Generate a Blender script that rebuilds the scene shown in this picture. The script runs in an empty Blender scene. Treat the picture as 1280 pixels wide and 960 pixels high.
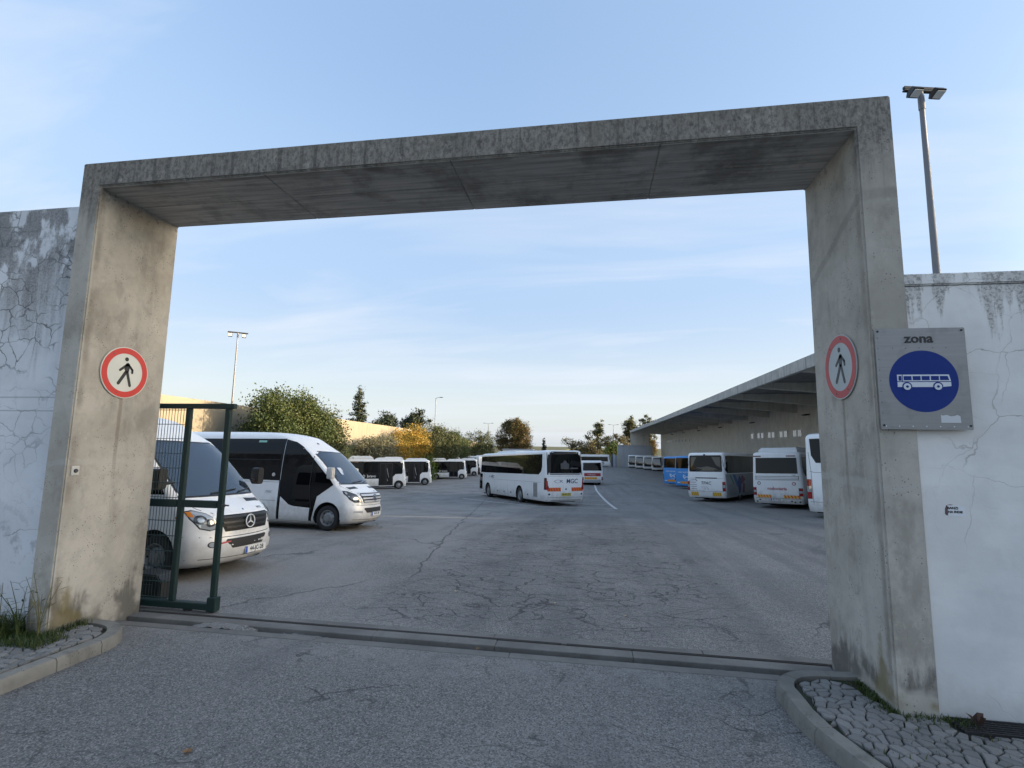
import bpy, bmesh, math, random
import numpy as np
from mathutils import Vector, Matrix
R = math.radians
random.seed(7)
SC = bpy.context.scene
COL = SC.collection

# ------------------------------------------------------------------ camera, sky, sun, exposure
cam_d = bpy.data.cameras.new('camera'); cam = bpy.data.objects.new('camera', cam_d); COL.objects.link(cam)
YAW, PITCH, ROLL = -0.160521, 0.121366, 0.016588
fwd = Vector((math.sin(YAW)*math.cos(PITCH), math.cos(YAW)*math.cos(PITCH), math.sin(PITCH)))
rgt = Vector((math.cos(YAW), -math.sin(YAW), 0)); upv = rgt.cross(fwd)
r2 = rgt*math.cos(ROLL)+upv*math.sin(ROLL); u2 = -rgt*math.sin(ROLL)+upv*math.cos(ROLL)
cm = Matrix.Identity(4)
for i in range(3):
    cm[i][0] = r2[i]; cm[i][1] = u2[i]; cm[i][2] = -fwd[i]
cm.translation = (0, -4.8525, 2.25)
cam.matrix_world = cm
cam_d.sensor_width = 36; cam_d.lens = 625.41/1280*36
cam_d.clip_start = .05; cam_d.clip_end = 3000
SC.camera = cam

SUN_EL, SUN_AZ = 8.0, 85.5            # degrees; azimuth from +Y towards +X
W = bpy.data.worlds.new('World'); SC.world = W; W.use_nodes = True
wt = W.node_tree; wt.nodes.clear()
def wn(t, **k):
    n = wt.nodes.new(t)
    for a, b in k.items(): setattr(n, a, b)
    return n
sky = wn('ShaderNodeTexSky', sky_type='NISHITA', sun_disc=False)
sky.sun_elevation = R(SUN_EL); sky.sun_rotation = R(SUN_AZ)
sky.air_density = 1.0; sky.dust_density = 1.8; sky.ozone_density = 1.25; sky.altitude = 50
bg = wn('ShaderNodeBackground'); bg.inputs['Strength'].default_value = 0.15
wo = wn('ShaderNodeOutputWorld')
tc = wn('ShaderNodeTexCoord'); sx = wn('ShaderNodeSeparateXYZ')
wt.links.new(tc.outputs['Generated'], sx.inputs[0])
def wm(op, a, b=None, clamp=False):
    n = wn('ShaderNodeMath', operation=op, use_clamp=clamp)
    for i, v in enumerate((a, b)):
        if v is None: continue
        if isinstance(v, (int, float)): n.inputs[i].default_value = v
        else: wt.links.new(v, n.inputs[i])
    return n.outputs[0]
zz = wm('ADD', wm('MAXIMUM', sx.outputs['Z'], 0.0), 0.16)
cx_ = wm('DIVIDE', sx.outputs['X'], zz); cy_ = wm('DIVIDE', sx.outputs['Y'], zz)
cmb = wn('ShaderNodeCombineXYZ'); wt.links.new(cx_, cmb.inputs[0]); wt.links.new(cy_, cmb.inputs[1])
mp = wn('ShaderNodeMapping'); mp.inputs['Rotation'].default_value = (0, 0, R(24)); mp.inputs['Scale'].default_value = (.55, 1.9, 1); mp.inputs['Location'].default_value = (3.1, 1.7, 0)
wt.links.new(cmb.outputs[0], mp.inputs[0])
nz = wn('ShaderNodeTexNoise'); nz.inputs['Scale'].default_value = 1.1; nz.inputs['Detail'].default_value = 7; nz.inputs['Roughness'].default_value = .55; nz.inputs['Distortion'].default_value = .5
wt.links.new(mp.outputs[0], nz.inputs['Vector'])
nz2 = wn('ShaderNodeTexNoise'); nz2.inputs['Scale'].default_value = .45; nz2.inputs['Detail'].default_value = 3
wt.links.new(cmb.outputs[0], nz2.inputs['Vector'])
c1 = wm('MULTIPLY', wm('SUBTRACT', nz.outputs[0], .47), 3.2, True)
c2 = wm('MULTIPLY', wm('SUBTRACT', nz2.outputs[0], .30), 3.0, True)
cl = wm('MULTIPLY', wm('ADD', wm('MULTIPLY', c1, .95), .16), wm('ADD', wm('MULTIPLY', c2, .8), .2))          # thin cirrus
# low haze veil, thinning with height and giving way to the glow round the sun
mr = wn('ShaderNodeMapRange', interpolation_type='SMOOTHSTEP'); wt.links.new(sx.outputs['Z'], mr.inputs[0])
mr.inputs[1].default_value = .20; mr.inputs[2].default_value = .80; mr.inputs[3].default_value = .90; mr.inputs[4].default_value = .55
dt = wn('ShaderNodeVectorMath', operation='DOT_PRODUCT'); wt.links.new(tc.outputs['Generated'], dt.inputs[0])
dt.inputs[1].default_value = (math.sin(R(SUN_AZ))*math.cos(R(SUN_EL)), math.cos(R(SUN_AZ))*math.cos(R(SUN_EL)), math.sin(R(SUN_EL)))
ms = wn('ShaderNodeMapRange', interpolation_type='SMOOTHSTEP'); wt.links.new(dt.outputs['Value'], ms.inputs[0])
ms.inputs[1].default_value = .62; ms.inputs[2].default_value = .95; ms.inputs[3].default_value = 1; ms.inputs[4].default_value = 0
def wmix(f, a, b):
    n = wn('ShaderNodeMix', data_type='RGBA')
    for sck, v in ((n.inputs[0], f), (n.inputs[6], a), (n.inputs[7], b)):
        if isinstance(v, tuple): sck.default_value = (*v, 1)
        else: wt.links.new(v, sck)
    return n.outputs[2]
mh = wn('ShaderNodeMapRange', interpolation_type='SMOOTHSTEP'); wt.links.new(sx.outputs['Z'], mh.inputs[0]); mh.inputs[1].default_value = .04; mh.inputs[2].default_value = .30
mt_ = wn('ShaderNodeMapRange', interpolation_type='SMOOTHSTEP'); wt.links.new(sx.outputs['Z'], mt_.inputs[0]); mt_.inputs[1].default_value = .28; mt_.inputs[2].default_value = .68
veil = wmix(mt_.outputs[0], wmix(mh.outputs[0], (.90, .99, 1.07), (.52, .74, 1.10)), (.30, .49, .86))
base = wmix(wm('MULTIPLY', mr.outputs[0], ms.outputs[0]), sky.outputs[0], veil)
full = wmix(wm('MULTIPLY', cl, ms.outputs[0]), base, (1.12, 1.20, 1.33))
wt.links.new(full, bg.inputs['Color']); wt.links.new(bg.outputs[0], wo.inputs[0])

sd = bpy.data.lights.new('sun', 'SUN'); sd.energy = 2.0; sd.angle = R(.53); sd.color = (1, .80, .56)
sun = bpy.data.objects.new('sun', sd); COL.objects.link(sun)
sdir = Vector((math.sin(R(SUN_AZ))*math.cos(R(SUN_EL)), math.cos(R(SUN_AZ))*math.cos(R(SUN_EL)), math.sin(R(SUN_EL))))
sun.rotation_euler = sdir.to_track_quat('Z', 'Y').to_euler(); sun.location = (60, 0, 40)
vs = SC.view_settings; vs.view_transform = 'Standard'; vs.look = 'None'; vs.gamma = 1; vs.exposure = 2.36; vs.use_curve_mapping = False

# ------------------------------------------------------------------ helpers: materials
class NT:
    def __init__(s, name):
        s.m = bpy.data.materials.new(name); s.m.use_nodes = True; s.t = s.m.node_tree; s.t.nodes.clear()
        s.out = s.t.nodes.new('ShaderNodeOutputMaterial'); s.b = s.t.nodes.new('ShaderNodeBsdfPrincipled')
        s.t.links.new(s.b.outputs[0], s.out.inputs[0]); s._tc = None
    def put(s, sock, v):
        if v is None: return
        if hasattr(v, 'is_output'): s.t.links.new(v, sock)
        elif isinstance(v, (tuple, list)) and sock.type == 'RGBA': sock.default_value = (*v[:3], 1)
        else: sock.default_value = v
    def set(s, **k):
        for a, v in k.items(): s.put(s.b.inputs[a.replace('_', ' ')], v)
        return s
    def obj(s):
        if not s._tc: s._tc = s.t.nodes.new('ShaderNodeTexCoord')
        return s._tc.outputs['Object']
    def pos(s):
        g = s.t.nodes.new('ShaderNodeNewGeometry'); return g.outputs['Position']
    def isl(s):
        g = s.t.nodes.new('ShaderNodeNewGeometry'); return g.outputs['Random Per Island']
    def orand(s):
        g = s.t.nodes.new('ShaderNodeObjectInfo'); return g.outputs['Random']
    def nrm(s):
        g = s.t.nodes.new('ShaderNodeNewGeometry'); return g.outputs['Normal']
    def map(s, vec, scale=(1, 1, 1), loc=(0, 0, 0), rot=(0, 0, 0)):
        n = s.t.nodes.new('ShaderNodeMapping'); s.put(n.inputs[0], vec); n.inputs['Scale'].default_value = scale; n.inputs['Location'].default_value = loc; n.inputs['Rotation'].default_value = rot
        return n.outputs[0]
    def noise(s, scale, detail=4, rough=.55, vec=None, dist=0):
        n = s.t.nodes.new('ShaderNodeTexNoise'); s.put(n.inputs['Vector'], vec if vec is not None else s.obj())
        n.inputs['Scale'].default_value = scale; n.inputs['Detail'].default_value = detail; n.inputs['Roughness'].default_value = rough; n.inputs['Distortion'].default_value = dist
        return n.outputs[0]
    def noisec(s, scale, detail=3, vec=None):
        n = s.t.nodes.new('ShaderNodeTexNoise'); s.put(n.inputs['Vector'], vec if vec is not None else s.obj()); n.inputs['Scale'].default_value = scale; n.inputs['Detail'].default_value = detail
        return n.outputs[1]
    def vor(s, scale, feature='F1', vec=None, rand=1):
        n = s.t.nodes.new('ShaderNodeTexVoronoi'); n.feature = feature; s.put(n.inputs['Vector'], vec if vec is not None else s.obj()); n.inputs['Scale'].default_value = scale
        n.inputs['Randomness'].default_value = rand
        return n.outputs['Distance']
    def vorc(s, scale, vec=None):
        n = s.t.nodes.new('ShaderNodeTexVoronoi'); s.put(n.inputs['Vector'], vec if vec is not None else s.obj()); n.inputs['Scale'].default_value = scale
        return n.outputs['Color']
    def m2(s, op, a, b=None, c=None, clamp=False):
        n = s.t.nodes.new('ShaderNodeMath'); n.operation = op; n.use_clamp = clamp
        for i, v in enumerate((a, b, c)): s.put(n.inputs[i], v)
        return n.outputs[0]
    def vadd(s, a, b, op='ADD'):
        n = s.t.nodes.new('ShaderNodeVectorMath'); n.operation = op; s.put(n.inputs[0], a); s.put(n.inputs[1], b); return n.outputs[0]
    def vscale(s, a, k):
        n = s.t.nodes.new('ShaderNodeVectorMath'); n.operation = 'SCALE'; s.put(n.inputs[0], a); n.inputs['Scale'].default_value = k; return n.outputs[0]
    def sep(s, v=None):
        n = s.t.nodes.new('ShaderNodeSeparateXYZ'); s.put(n.inputs[0], v if v is not None else s.obj()); return n.outputs
    def step(s, v, a, b):
        n = s.t.nodes.new('ShaderNodeMapRange'); n.interpolation_type = 'SMOOTHSTEP'; s.put(n.inputs[0], v)
        if a > b:
            n.inputs[1].default_value = b; n.inputs[2].default_value = a; n.inputs[3].default_value = 1; n.inputs[4].default_value = 0
        else:
            n.inputs[1].default_value = a; n.inputs[2].default_value = b
        return n.outputs[0]
    def mix(s, f, a, b, mode='MIX'):
        n = s.t.nodes.new('ShaderNodeMix'); n.data_type = 'RGBA'; n.blend_type = mode; s.put(n.inputs[0], f); s.put(n.inputs[6], a); s.put(n.inputs[7], b); return n.outputs[2]
    def bump(s, h, strength=.3, dist=.01):
        n = s.t.nodes.new('ShaderNodeBump'); s.put(n.inputs['Height'], h); n.inputs['Strength'].default_value = strength; n.inputs['Distance'].default_value = dist
        s.t.links.new(n.outputs[0], s.b.inputs['Normal']); return s
_mc = {}
def M(name, col=(.8, .8, .8), rough=.5, metal=0, spec=.5, coat=0, ior=None, dirt=0):
    if name in _mc: return _mc[name]
    n = NT(name)
    if dirt:
        f = n.m2('MULTIPLY', n.step(n.noise(2.2, 6, .6), .35, .75), dirt)
        g = n.noise(30, 4, .6)
        c = n.mix(f, col, tuple(x*.72+.02 for x in col)); c = n.mix(n.m2('MULTIPLY', g, dirt*.4), c, tuple(x*.85 for x in col))
        n.set(Base_Color=c); n.set(Roughness=n.m2('ADD', rough, n.m2('MULTIPLY', n.noise(6, 4), .12)))
    else: n.set(Base_Color=col, Roughness=rough)
    n.set(Metallic=metal); n.b.inputs['Specular IOR Level'].default_value = spec
    if coat: n.b.inputs['Coat Weight'].default_value = coat; n.b.inputs['Coat Roughness'].default_value = .05
    if ior: n.b.inputs['IOR'].default_value = ior
    _mc[name] = n.m; return n.m

# ------------------------------------------------------------------ helpers: meshes
class MB:
    def __init__(s): s.v = []; s.f = []; s.mi = []; s.cur = 0
    def add(s, vs, fs):
        o = len(s.v); s.v += [tuple(p) for p in vs]; s.f += [tuple(i+o for i in f) for f in fs]; s.mi += [s.cur]*len(fs); return s
    def box(s, a, b, taper=None):
        (x0, y0, z0), (x1, y1, z1) = a, b
        return s.add([(x0, y0, z0), (x1, y0, z0), (x1, y1, z0), (x0, y1, z0), (x0, y0, z1), (x1, y0, z1), (x1, y1, z1), (x0, y1, z1)],
                     [(3, 2, 1, 0), (4, 5, 6, 7), (0, 1, 5, 4), (1, 2, 6, 5), (2, 3, 7, 6), (3, 0, 4, 7)])
    def prism(s, poly, h0, h1, ax=2):
        # poly in the plane of the two other axes, extruded along ax (0: yz->x, 1: xz->y, 2: xy->z)
        def P(p, h): return (h, p[0], p[1]) if ax == 0 else (p[0], h, p[1]) if ax == 1 else (p[0], p[1], h)
        n = len(poly); vs = [P(p, h0) for p in poly]+[P(p, h1) for p in poly]
        area = sum(poly[i][0]*poly[(i+1) % n][1]-poly[(i+1) % n][0]*poly[i][1] for i in range(n))
        flip = (area < 0) ^ (h1 < h0) ^ (ax == 1)
        fs = [tuple(range(n-1, -1, -1)), tuple(range(n, 2*n))]+[(i, (i+1) % n, n+(i+1) % n, n+i) for i in range(n)]
        if flip: fs = [tuple(reversed(f)) for f in fs]
        return s.add(vs, fs)
    def tube(s, pts, r, n=8, cap=True):
        pts = [Vector(p) for p in pts]; rs = r if isinstance(r, (list, tuple)) else [r]*len(pts); o = len(s.v); vs = []; fs = []
        up = Vector((0, 0, 1)); 
        for i, p in enumerate(pts):
            d = (pts[min(i+1, len(pts)-1)]-pts[max(i-1, 0)]).normalized()
            a = d.cross(up if abs(d.z) < .95 else Vector((1, 0, 0))).normalized(); b = d.cross(a).normalized()
            for k in range(n):
                t = 2*math.pi*k/n; vs.append(p+a*(math.cos(t)*rs[i])+b*(math.sin(t)*rs[i]))
        for i in range(len(pts)-1):
            for k in range(n):
                k2 = (k+1) % n; fs.append((i*n+k, (i+1)*n+k, (i+1)*n+k2, i*n+k2))
        if cap: fs.append(tuple(range(n))); fs.append(tuple((len(pts)-1)*n+k for k in range(n-1, -1, -1)))
        return s.add(vs, fs)
    def lathe(s, prof, n=24, ax=1, c=(0, 0, 0), close=False):
        # prof: (radius, height along ax)
        vs = []; fs = []; m = len(prof)
        for k in range(n):
            t = 2*math.pi*k/n; co, si = math.cos(t), math.sin(t)
            for r, h in prof:
                p = (r*co, h, r*si) if ax == 1 else (r*co, r*si, h) if ax == 2 else (h, r*co, r*si)
                vs.append((p[0]+c[0], p[1]+c[1], p[2]+c[2]))
        for k in range(n):
            k2 = (k+1) % n
            for j in range(m-1): fs.append((k*m+j, k*m+j+1, k2*m+j+1, k2*m+j) if ax == 1 else (k*m+j, k2*m+j, k2*m+j+1, k*m+j+1))
        return s.add(vs, fs)
    def grid(s, P, close=False):
        nr = len(P); nc = len(P[0]); vs = [p for row in P for p in row]; fs = []
        for i in range(nr-1):
            for j in range(nc-1 if not close else nc):
                j2 = (j+1) % nc; fs.append((i*nc+j, i*nc+j2, (i+1)*nc+j2, (i+1)*nc+j))
        return s.add(vs, fs)
    def mesh(s, name, mats, smooth=False, bevel=0):
        me = bpy.data.meshes.new(name); me.from_pydata(s.v, [], s.f)
        for m in (mats if isinstance(mats, (list, tuple)) else [mats]): me.materials.append(m)
        if any(s.mi): me.polygons.foreach_set('material_index', s.mi)
        if bevel:
            bm = bmesh.new(); bm.from_mesh(me); bmesh.ops.remove_doubles(bm, verts=bm.verts, dist=1e-5)
            bmesh.ops.bevel(bm, geom=[e for e in bm.edges if e.is_manifold and e.calc_face_angle(0) > .5], offset=bevel, segments=1 if bevel < .012 else 2, affect='EDGES', clamp_overlap=True)
            bm.to_mesh(me); bm.free()
        if smooth:
            me.polygons.foreach_set('use_smooth', [True]*len(me.polygons)); me.set_sharp_from_angle(angle=R(smooth if smooth is not True else 35))
        me.update(); return me
    def build(s, name, mats, parent=None, smooth=False, bevel=0):
        return link(name, s.mesh(name, mats, smooth, bevel), parent)
def link(name, me, parent=None):
    o = bpy.data.objects.new(name, me); COL.objects.link(o)
    if parent is not None: o.parent = parent
    return o
def tag(o, label=None, cat=None, group=None, kind=None):
    if label: o['label'] = label
    if cat: o['category'] = cat
    if group: o['group'] = group
    if kind: o['kind'] = kind
    return o
def thing(name, label, cat, loc=(0, 0, 0), rotz=0, group=None):
    o = bpy.data.objects.new(name, None); COL.objects.link(o); o.location = loc; o.rotation_euler = (0, 0, rotz); o.empty_display_size = .2
    return tag(o, label, cat, group)
def copy_tree(o, parent=None):
    c = o.copy(); COL.objects.link(c); c.parent = parent
    for ch in list(o.children): copy_tree(ch, c)
    return c
def text_mesh(txt, size, sx=1.0, bold=0, shear=0, thick=.001):
    cu = bpy.data.curves.new('t', 'FONT'); cu.body = txt; cu.size = size; cu.align_x = 'CENTER'; cu.align_y = 'CENTER'; cu.extrude = thick; cu.offset = bold; cu.shear = shear; cu.resolution_u = 3
    ob = bpy.data.objects.new('t', cu); COL.objects.link(ob); dg = bpy.context.evaluated_depsgraph_get()
    me = bpy.data.meshes.new_from_object(ob.evaluated_get(dg)); bpy.data.objects.remove(ob); bpy.data.curves.remove(cu)
    if sx != 1: me.transform(Matrix.Diagonal((sx, 1, 1, 1)))
    return me
AX = {'rear': ((0, -1, 0), (0, 0, 1)), 'right': ((1, 0, 0), (0, 0, 1)), 'left': ((-1, 0, 0), (0, 0, 1)), 'front': ((0, 1, 0), (0, 0, 1))}
def text(name, txt, size, mat, face, at, parent, sx=1.0, bold=0, shear=0, tilt=0, up=None):
    me = text_mesh(txt, size, sx, bold, shear); me.materials.clear(); me.materials.append(mat)
    x, y = (Vector(v) for v in AX[face])
    if up is not None: y = Vector(up).normalized()
    z = x.cross(y).normalized(); m = Matrix.Identity(4)
    for i in range(3): m[i][0] = x[i]; m[i][1] = y[i]; m[i][2] = z[i]
    m.translation = at; me.transform(m)
    return link(name, me, parent)
def flat(name, polys, mat, face, at, parent, th=.002, up=None):
    """flat print: polygons in (x right, y up) of the face"""
    mb = MB()
    for p in polys: mb.prism(p, 0, th)
    me = mb.mesh(name, mat); x, y = (Vector(v) for v in AX[face])
    if up is not None: y = Vector(up).normalized()
    z = x.cross(y).normalized(); m = Matrix.Identity(4)
    for i in range(3): m[i][0] = x[i]; m[i][1] = y[i]; m[i][2] = z[i]
    m.translation = at; me.transform(m)
    return link(name, me, parent)
def circ(r, n=32, c=(0, 0), a0=0, a1=2*math.pi, ry=None):
    full = abs(a1-a0-2*math.pi) < 1e-6; k = n if full else n+1
    return [(c[0]+r*math.cos(a0+(a1-a0)*i/n), c[1]+(ry or r)*math.sin(a0+(a1-a0)*i/n)) for i in range(k)]
def ring_polys(r0, r1, n=40, c=(0, 0)):
    out = []
    for i in range(n):
        a, b = 2*math.pi*i/n, 2*math.pi*(i+1)/n
        out.append([(c[0]+r*math.cos(t), c[1]+r*math.sin(t)) for r, t in ((r0, a), (r1, a), (r1, b), (r0, b))])
    return out
def rrect(a0, a1, z0, z1, r=.05, n=4):
    p = []
    for cx, cy, s in ((a1-r, z1-r, 0), (a0+r, z1-r, 90), (a0+r, z0+r, 180), (a1-r, z0+r, 270)):
        for k in range(n+1): t = R(s+90*k/n); p.append((cx+r*math.cos(t), cy+r*math.sin(t)))
    return p
def bar(x0, y0, x1, y1, w, round_=True):
    d = math.hypot(x1-x0, y1-y0); a = math.atan2(y1-y0, x1-x0); p = []
    for c, s in (((x1, y1), -90), ((x0, y0), 90)):
        for k in range(7): t = a+R(s+180*k/6); p.append((c[0]+w/2*math.cos(t), c[1]+w/2*math.sin(t)))
    return p

# ------------------------------------------------------------------ ground height
GY = [-50, 2, 10, 24, 32, 50, 70, 90, 110, 1e5]; GZ = [0, 0, -.27, -1.14, -1.45, -2.0, -2.62, -2.9, -2.95, -2.95]
def sm(a, b, x):
    t = min(max((x-a)/(b-a), 0), 1); return t*t*(3-2*t)
def lin(y):
    for i in range(len(GY)-1):
        if y <= GY[i+1]: return GZ[i]+(GZ[i+1]-GZ[i])*(y-GY[i])/(GY[i+1]-GY[i])
    return GZ[-1]
def gz(x, y):
    w = min(4, max(0., (y-1)*.5)); zc = sum(lin(y+w*k/3) for k in range(-3, 4))/7
    s = .02*sm(2, 28, y)*(1-sm(60, 100, y)*.5)
    return zc+s*min(max(x, -26), 18)
# ------------------------------------------------------------------ surface materials
def asphalt(name, yard):
    n = NT(name); p = n.obj(); xyz = n.sep(p)
    big = n.noise(.35, 5, .6, p); med = n.noise(2.2, 5, .6, p)
    c = n.mix(n.step(big, .35, .7), (.150, .145, .136), (.208, .200, .188))
    c = n.mix(n.m2('MULTIPLY', n.step(med, .42, .72), .45), c, (.125, .121, .117))
    mot = n.noise(16, 4, .65, p); c = n.mix(n.m2('MULTIPLY', n.step(mot, .50, .66), .30), c, (.085, .082, .078)); c = n.mix(n.m2('MULTIPLY', n.step(mot, .48, .34), .28), c, (.31, .295, .275))
    agg = n.vorc(95, p); ag = n.sep(agg)[0]; fine = n.noise(240, 3, .7, p)
    c = n.mix(n.m2('MULTIPLY', n.step(ag, .62, .92), .55), c, (.38, .37, .355))
    c = n.mix(n.m2('MULTIPLY', n.step(ag, .34, .08), .65), c, (.035, .035, .037))
    # cracks: fatigued patch, edges of cells pulled about by noise
    wob = n.vadd(p, n.vscale(n.noisec(2.4, 4, p), .55))
    d1 = n.vor(1.75, 'DISTANCE_TO_EDGE', n.map(wob, (.62, 1.5, 1)))
    d2 = n.vor(3.8, 'DISTANCE_TO_EDGE', n.map(wob, (.7, 1.4, 1), (3, 1, 0)))
    if yard:
        mx = n.m2('MULTIPLY', n.step(xyz[0], -3.9, -2.5), n.step(xyz[0], 3.0, 1.2)); my = n.m2('MULTIPLY', n.step(xyz[1], 1.0, 2.0), n.step(xyz[1], 26, 14))
        mask = n.m2('MULTIPLY', n.m2('MULTIPLY', mx, my), n.step(n.noise(.9, 3, .5, p), .30, .50))
        mask2 = n.m2('MULTIPLY', mask, n.step(n.noise(1.1, 2, .5, n.map(p, (1, 1, 1), (5, 2, 0))), .36, .52))
        k = n.m2('MULTIPLY', n.step(d1, .031, .006), mask); k2 = n.m2('MULTIPLY', n.m2('MULTIPLY', n.step(d2, .031, .006), mask2), .8)
        cr = n.m2('MAXIMUM', k, k2)
        # old paving seam running up the yard
        wv = n.m2('MULTIPLY', n.m2('SUBTRACT', n.noise(1.3, 4, .6, p), .5), .5)
        sd_ = n.m2('ABSOLUTE', n.m2('ADD', n.m2('ADD', xyz[0], n.m2('MULTIPLY', n.m2('SUBTRACT', xyz[1], 2.44), .163)), n.m2('ADD', wv, 2.9)))
        sm_ = n.m2('MULTIPLY', n.step(sd_, .035, .008), n.m2('MULTIPLY', n.step(xyz[1], 3, 4.5), n.step(xyz[1], 40, 22)))
        cr = n.m2('MAXIMUM', cr, n.m2('MULTIPLY', sm_, .9))
        # scattered long cracks over the whole yard
        d3 = n.vor(.28, 'DISTANCE_TO_EDGE', n.vadd(p, n.vscale(n.noisec(.8, 5, p), 1.6)))
        cr = n.m2('MAXIMUM', cr, n.m2('MULTIPLY', n.m2('MULTIPLY', n.step(d3, .010, .003), n.step(n.noise(.3, 2), .45, .6)), .8))
        c = n.mix(n.m2('MULTIPLY', mask, .30), c, (.098, .099, .102))
        tyre = n.m2('MULTIPLY', n.step(n.noise(1.0, 3, .5, n.map(p, (1.5, .05, 1), (2.2, 0, 0), (0, 0, .12))), .50, .64), .34); c = n.mix(tyre, c, (.084, .084, .086))
        # tyre wear and oil
        oil = n.m2('MULTIPLY', n.step(n.noise(.8, 3, .5, n.map(p, (1, .45, 1), (9, 4, 0))), .60, .74), .5)
        c = n.mix(oil, c, (.06, .06, .066))
        lite = n.m2('MULTIPLY', n.step(xyz[0], -1.5, -5), n.step(n.noise(.5, 4), .35, .6))
        c = n.mix(n.m2('MULTIPLY', lite, .5), c, (.30, .285, .27))
    else:
        mask = n.step(n.noise(.7, 3, .5, n.map(p, (1, 1, 1), (2, 7, 0))), .50, .62); my = n.step(xyz[1], -3.4, -.2)
        cr = n.m2('MULTIPLY', n.m2('MULTIPLY', n.step(d1, .030, .006), mask), my)
        c = n.mix(n.m2('MULTIPLY', n.step(n.noise(.55, 3, .5, n.map(p, (1.3, .5, 1))), .52, .7), .35), c, (.09, .09, .096))
        c = n.mix(.12, c, (.06, .06, .06))
        # dust and grit washed against the gate track
        gd = n.m2('MULTIPLY', n.step(xyz[1], -.15, .6), n.step(n.noise(3.5, 5, .65, p), .40, .62))
        c = n.mix(n.m2('MULTIPLY', gd, .5), c, (.23, .225, .215))
    c = n.mix(n.m2('MULTIPLY', cr, .80), c, (.028, .027, .027))
    n.set(Base_Color=c, Roughness=.88)
    h = n.m2('SUBTRACT', n.m2('ADD', n.m2('MULTIPLY', ag, .5), n.m2('MULTIPLY', fine, .35)), n.m2('MULTIPLY', cr, 2.2))
    n.bump(h, .65, .007)
    return n.m

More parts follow.
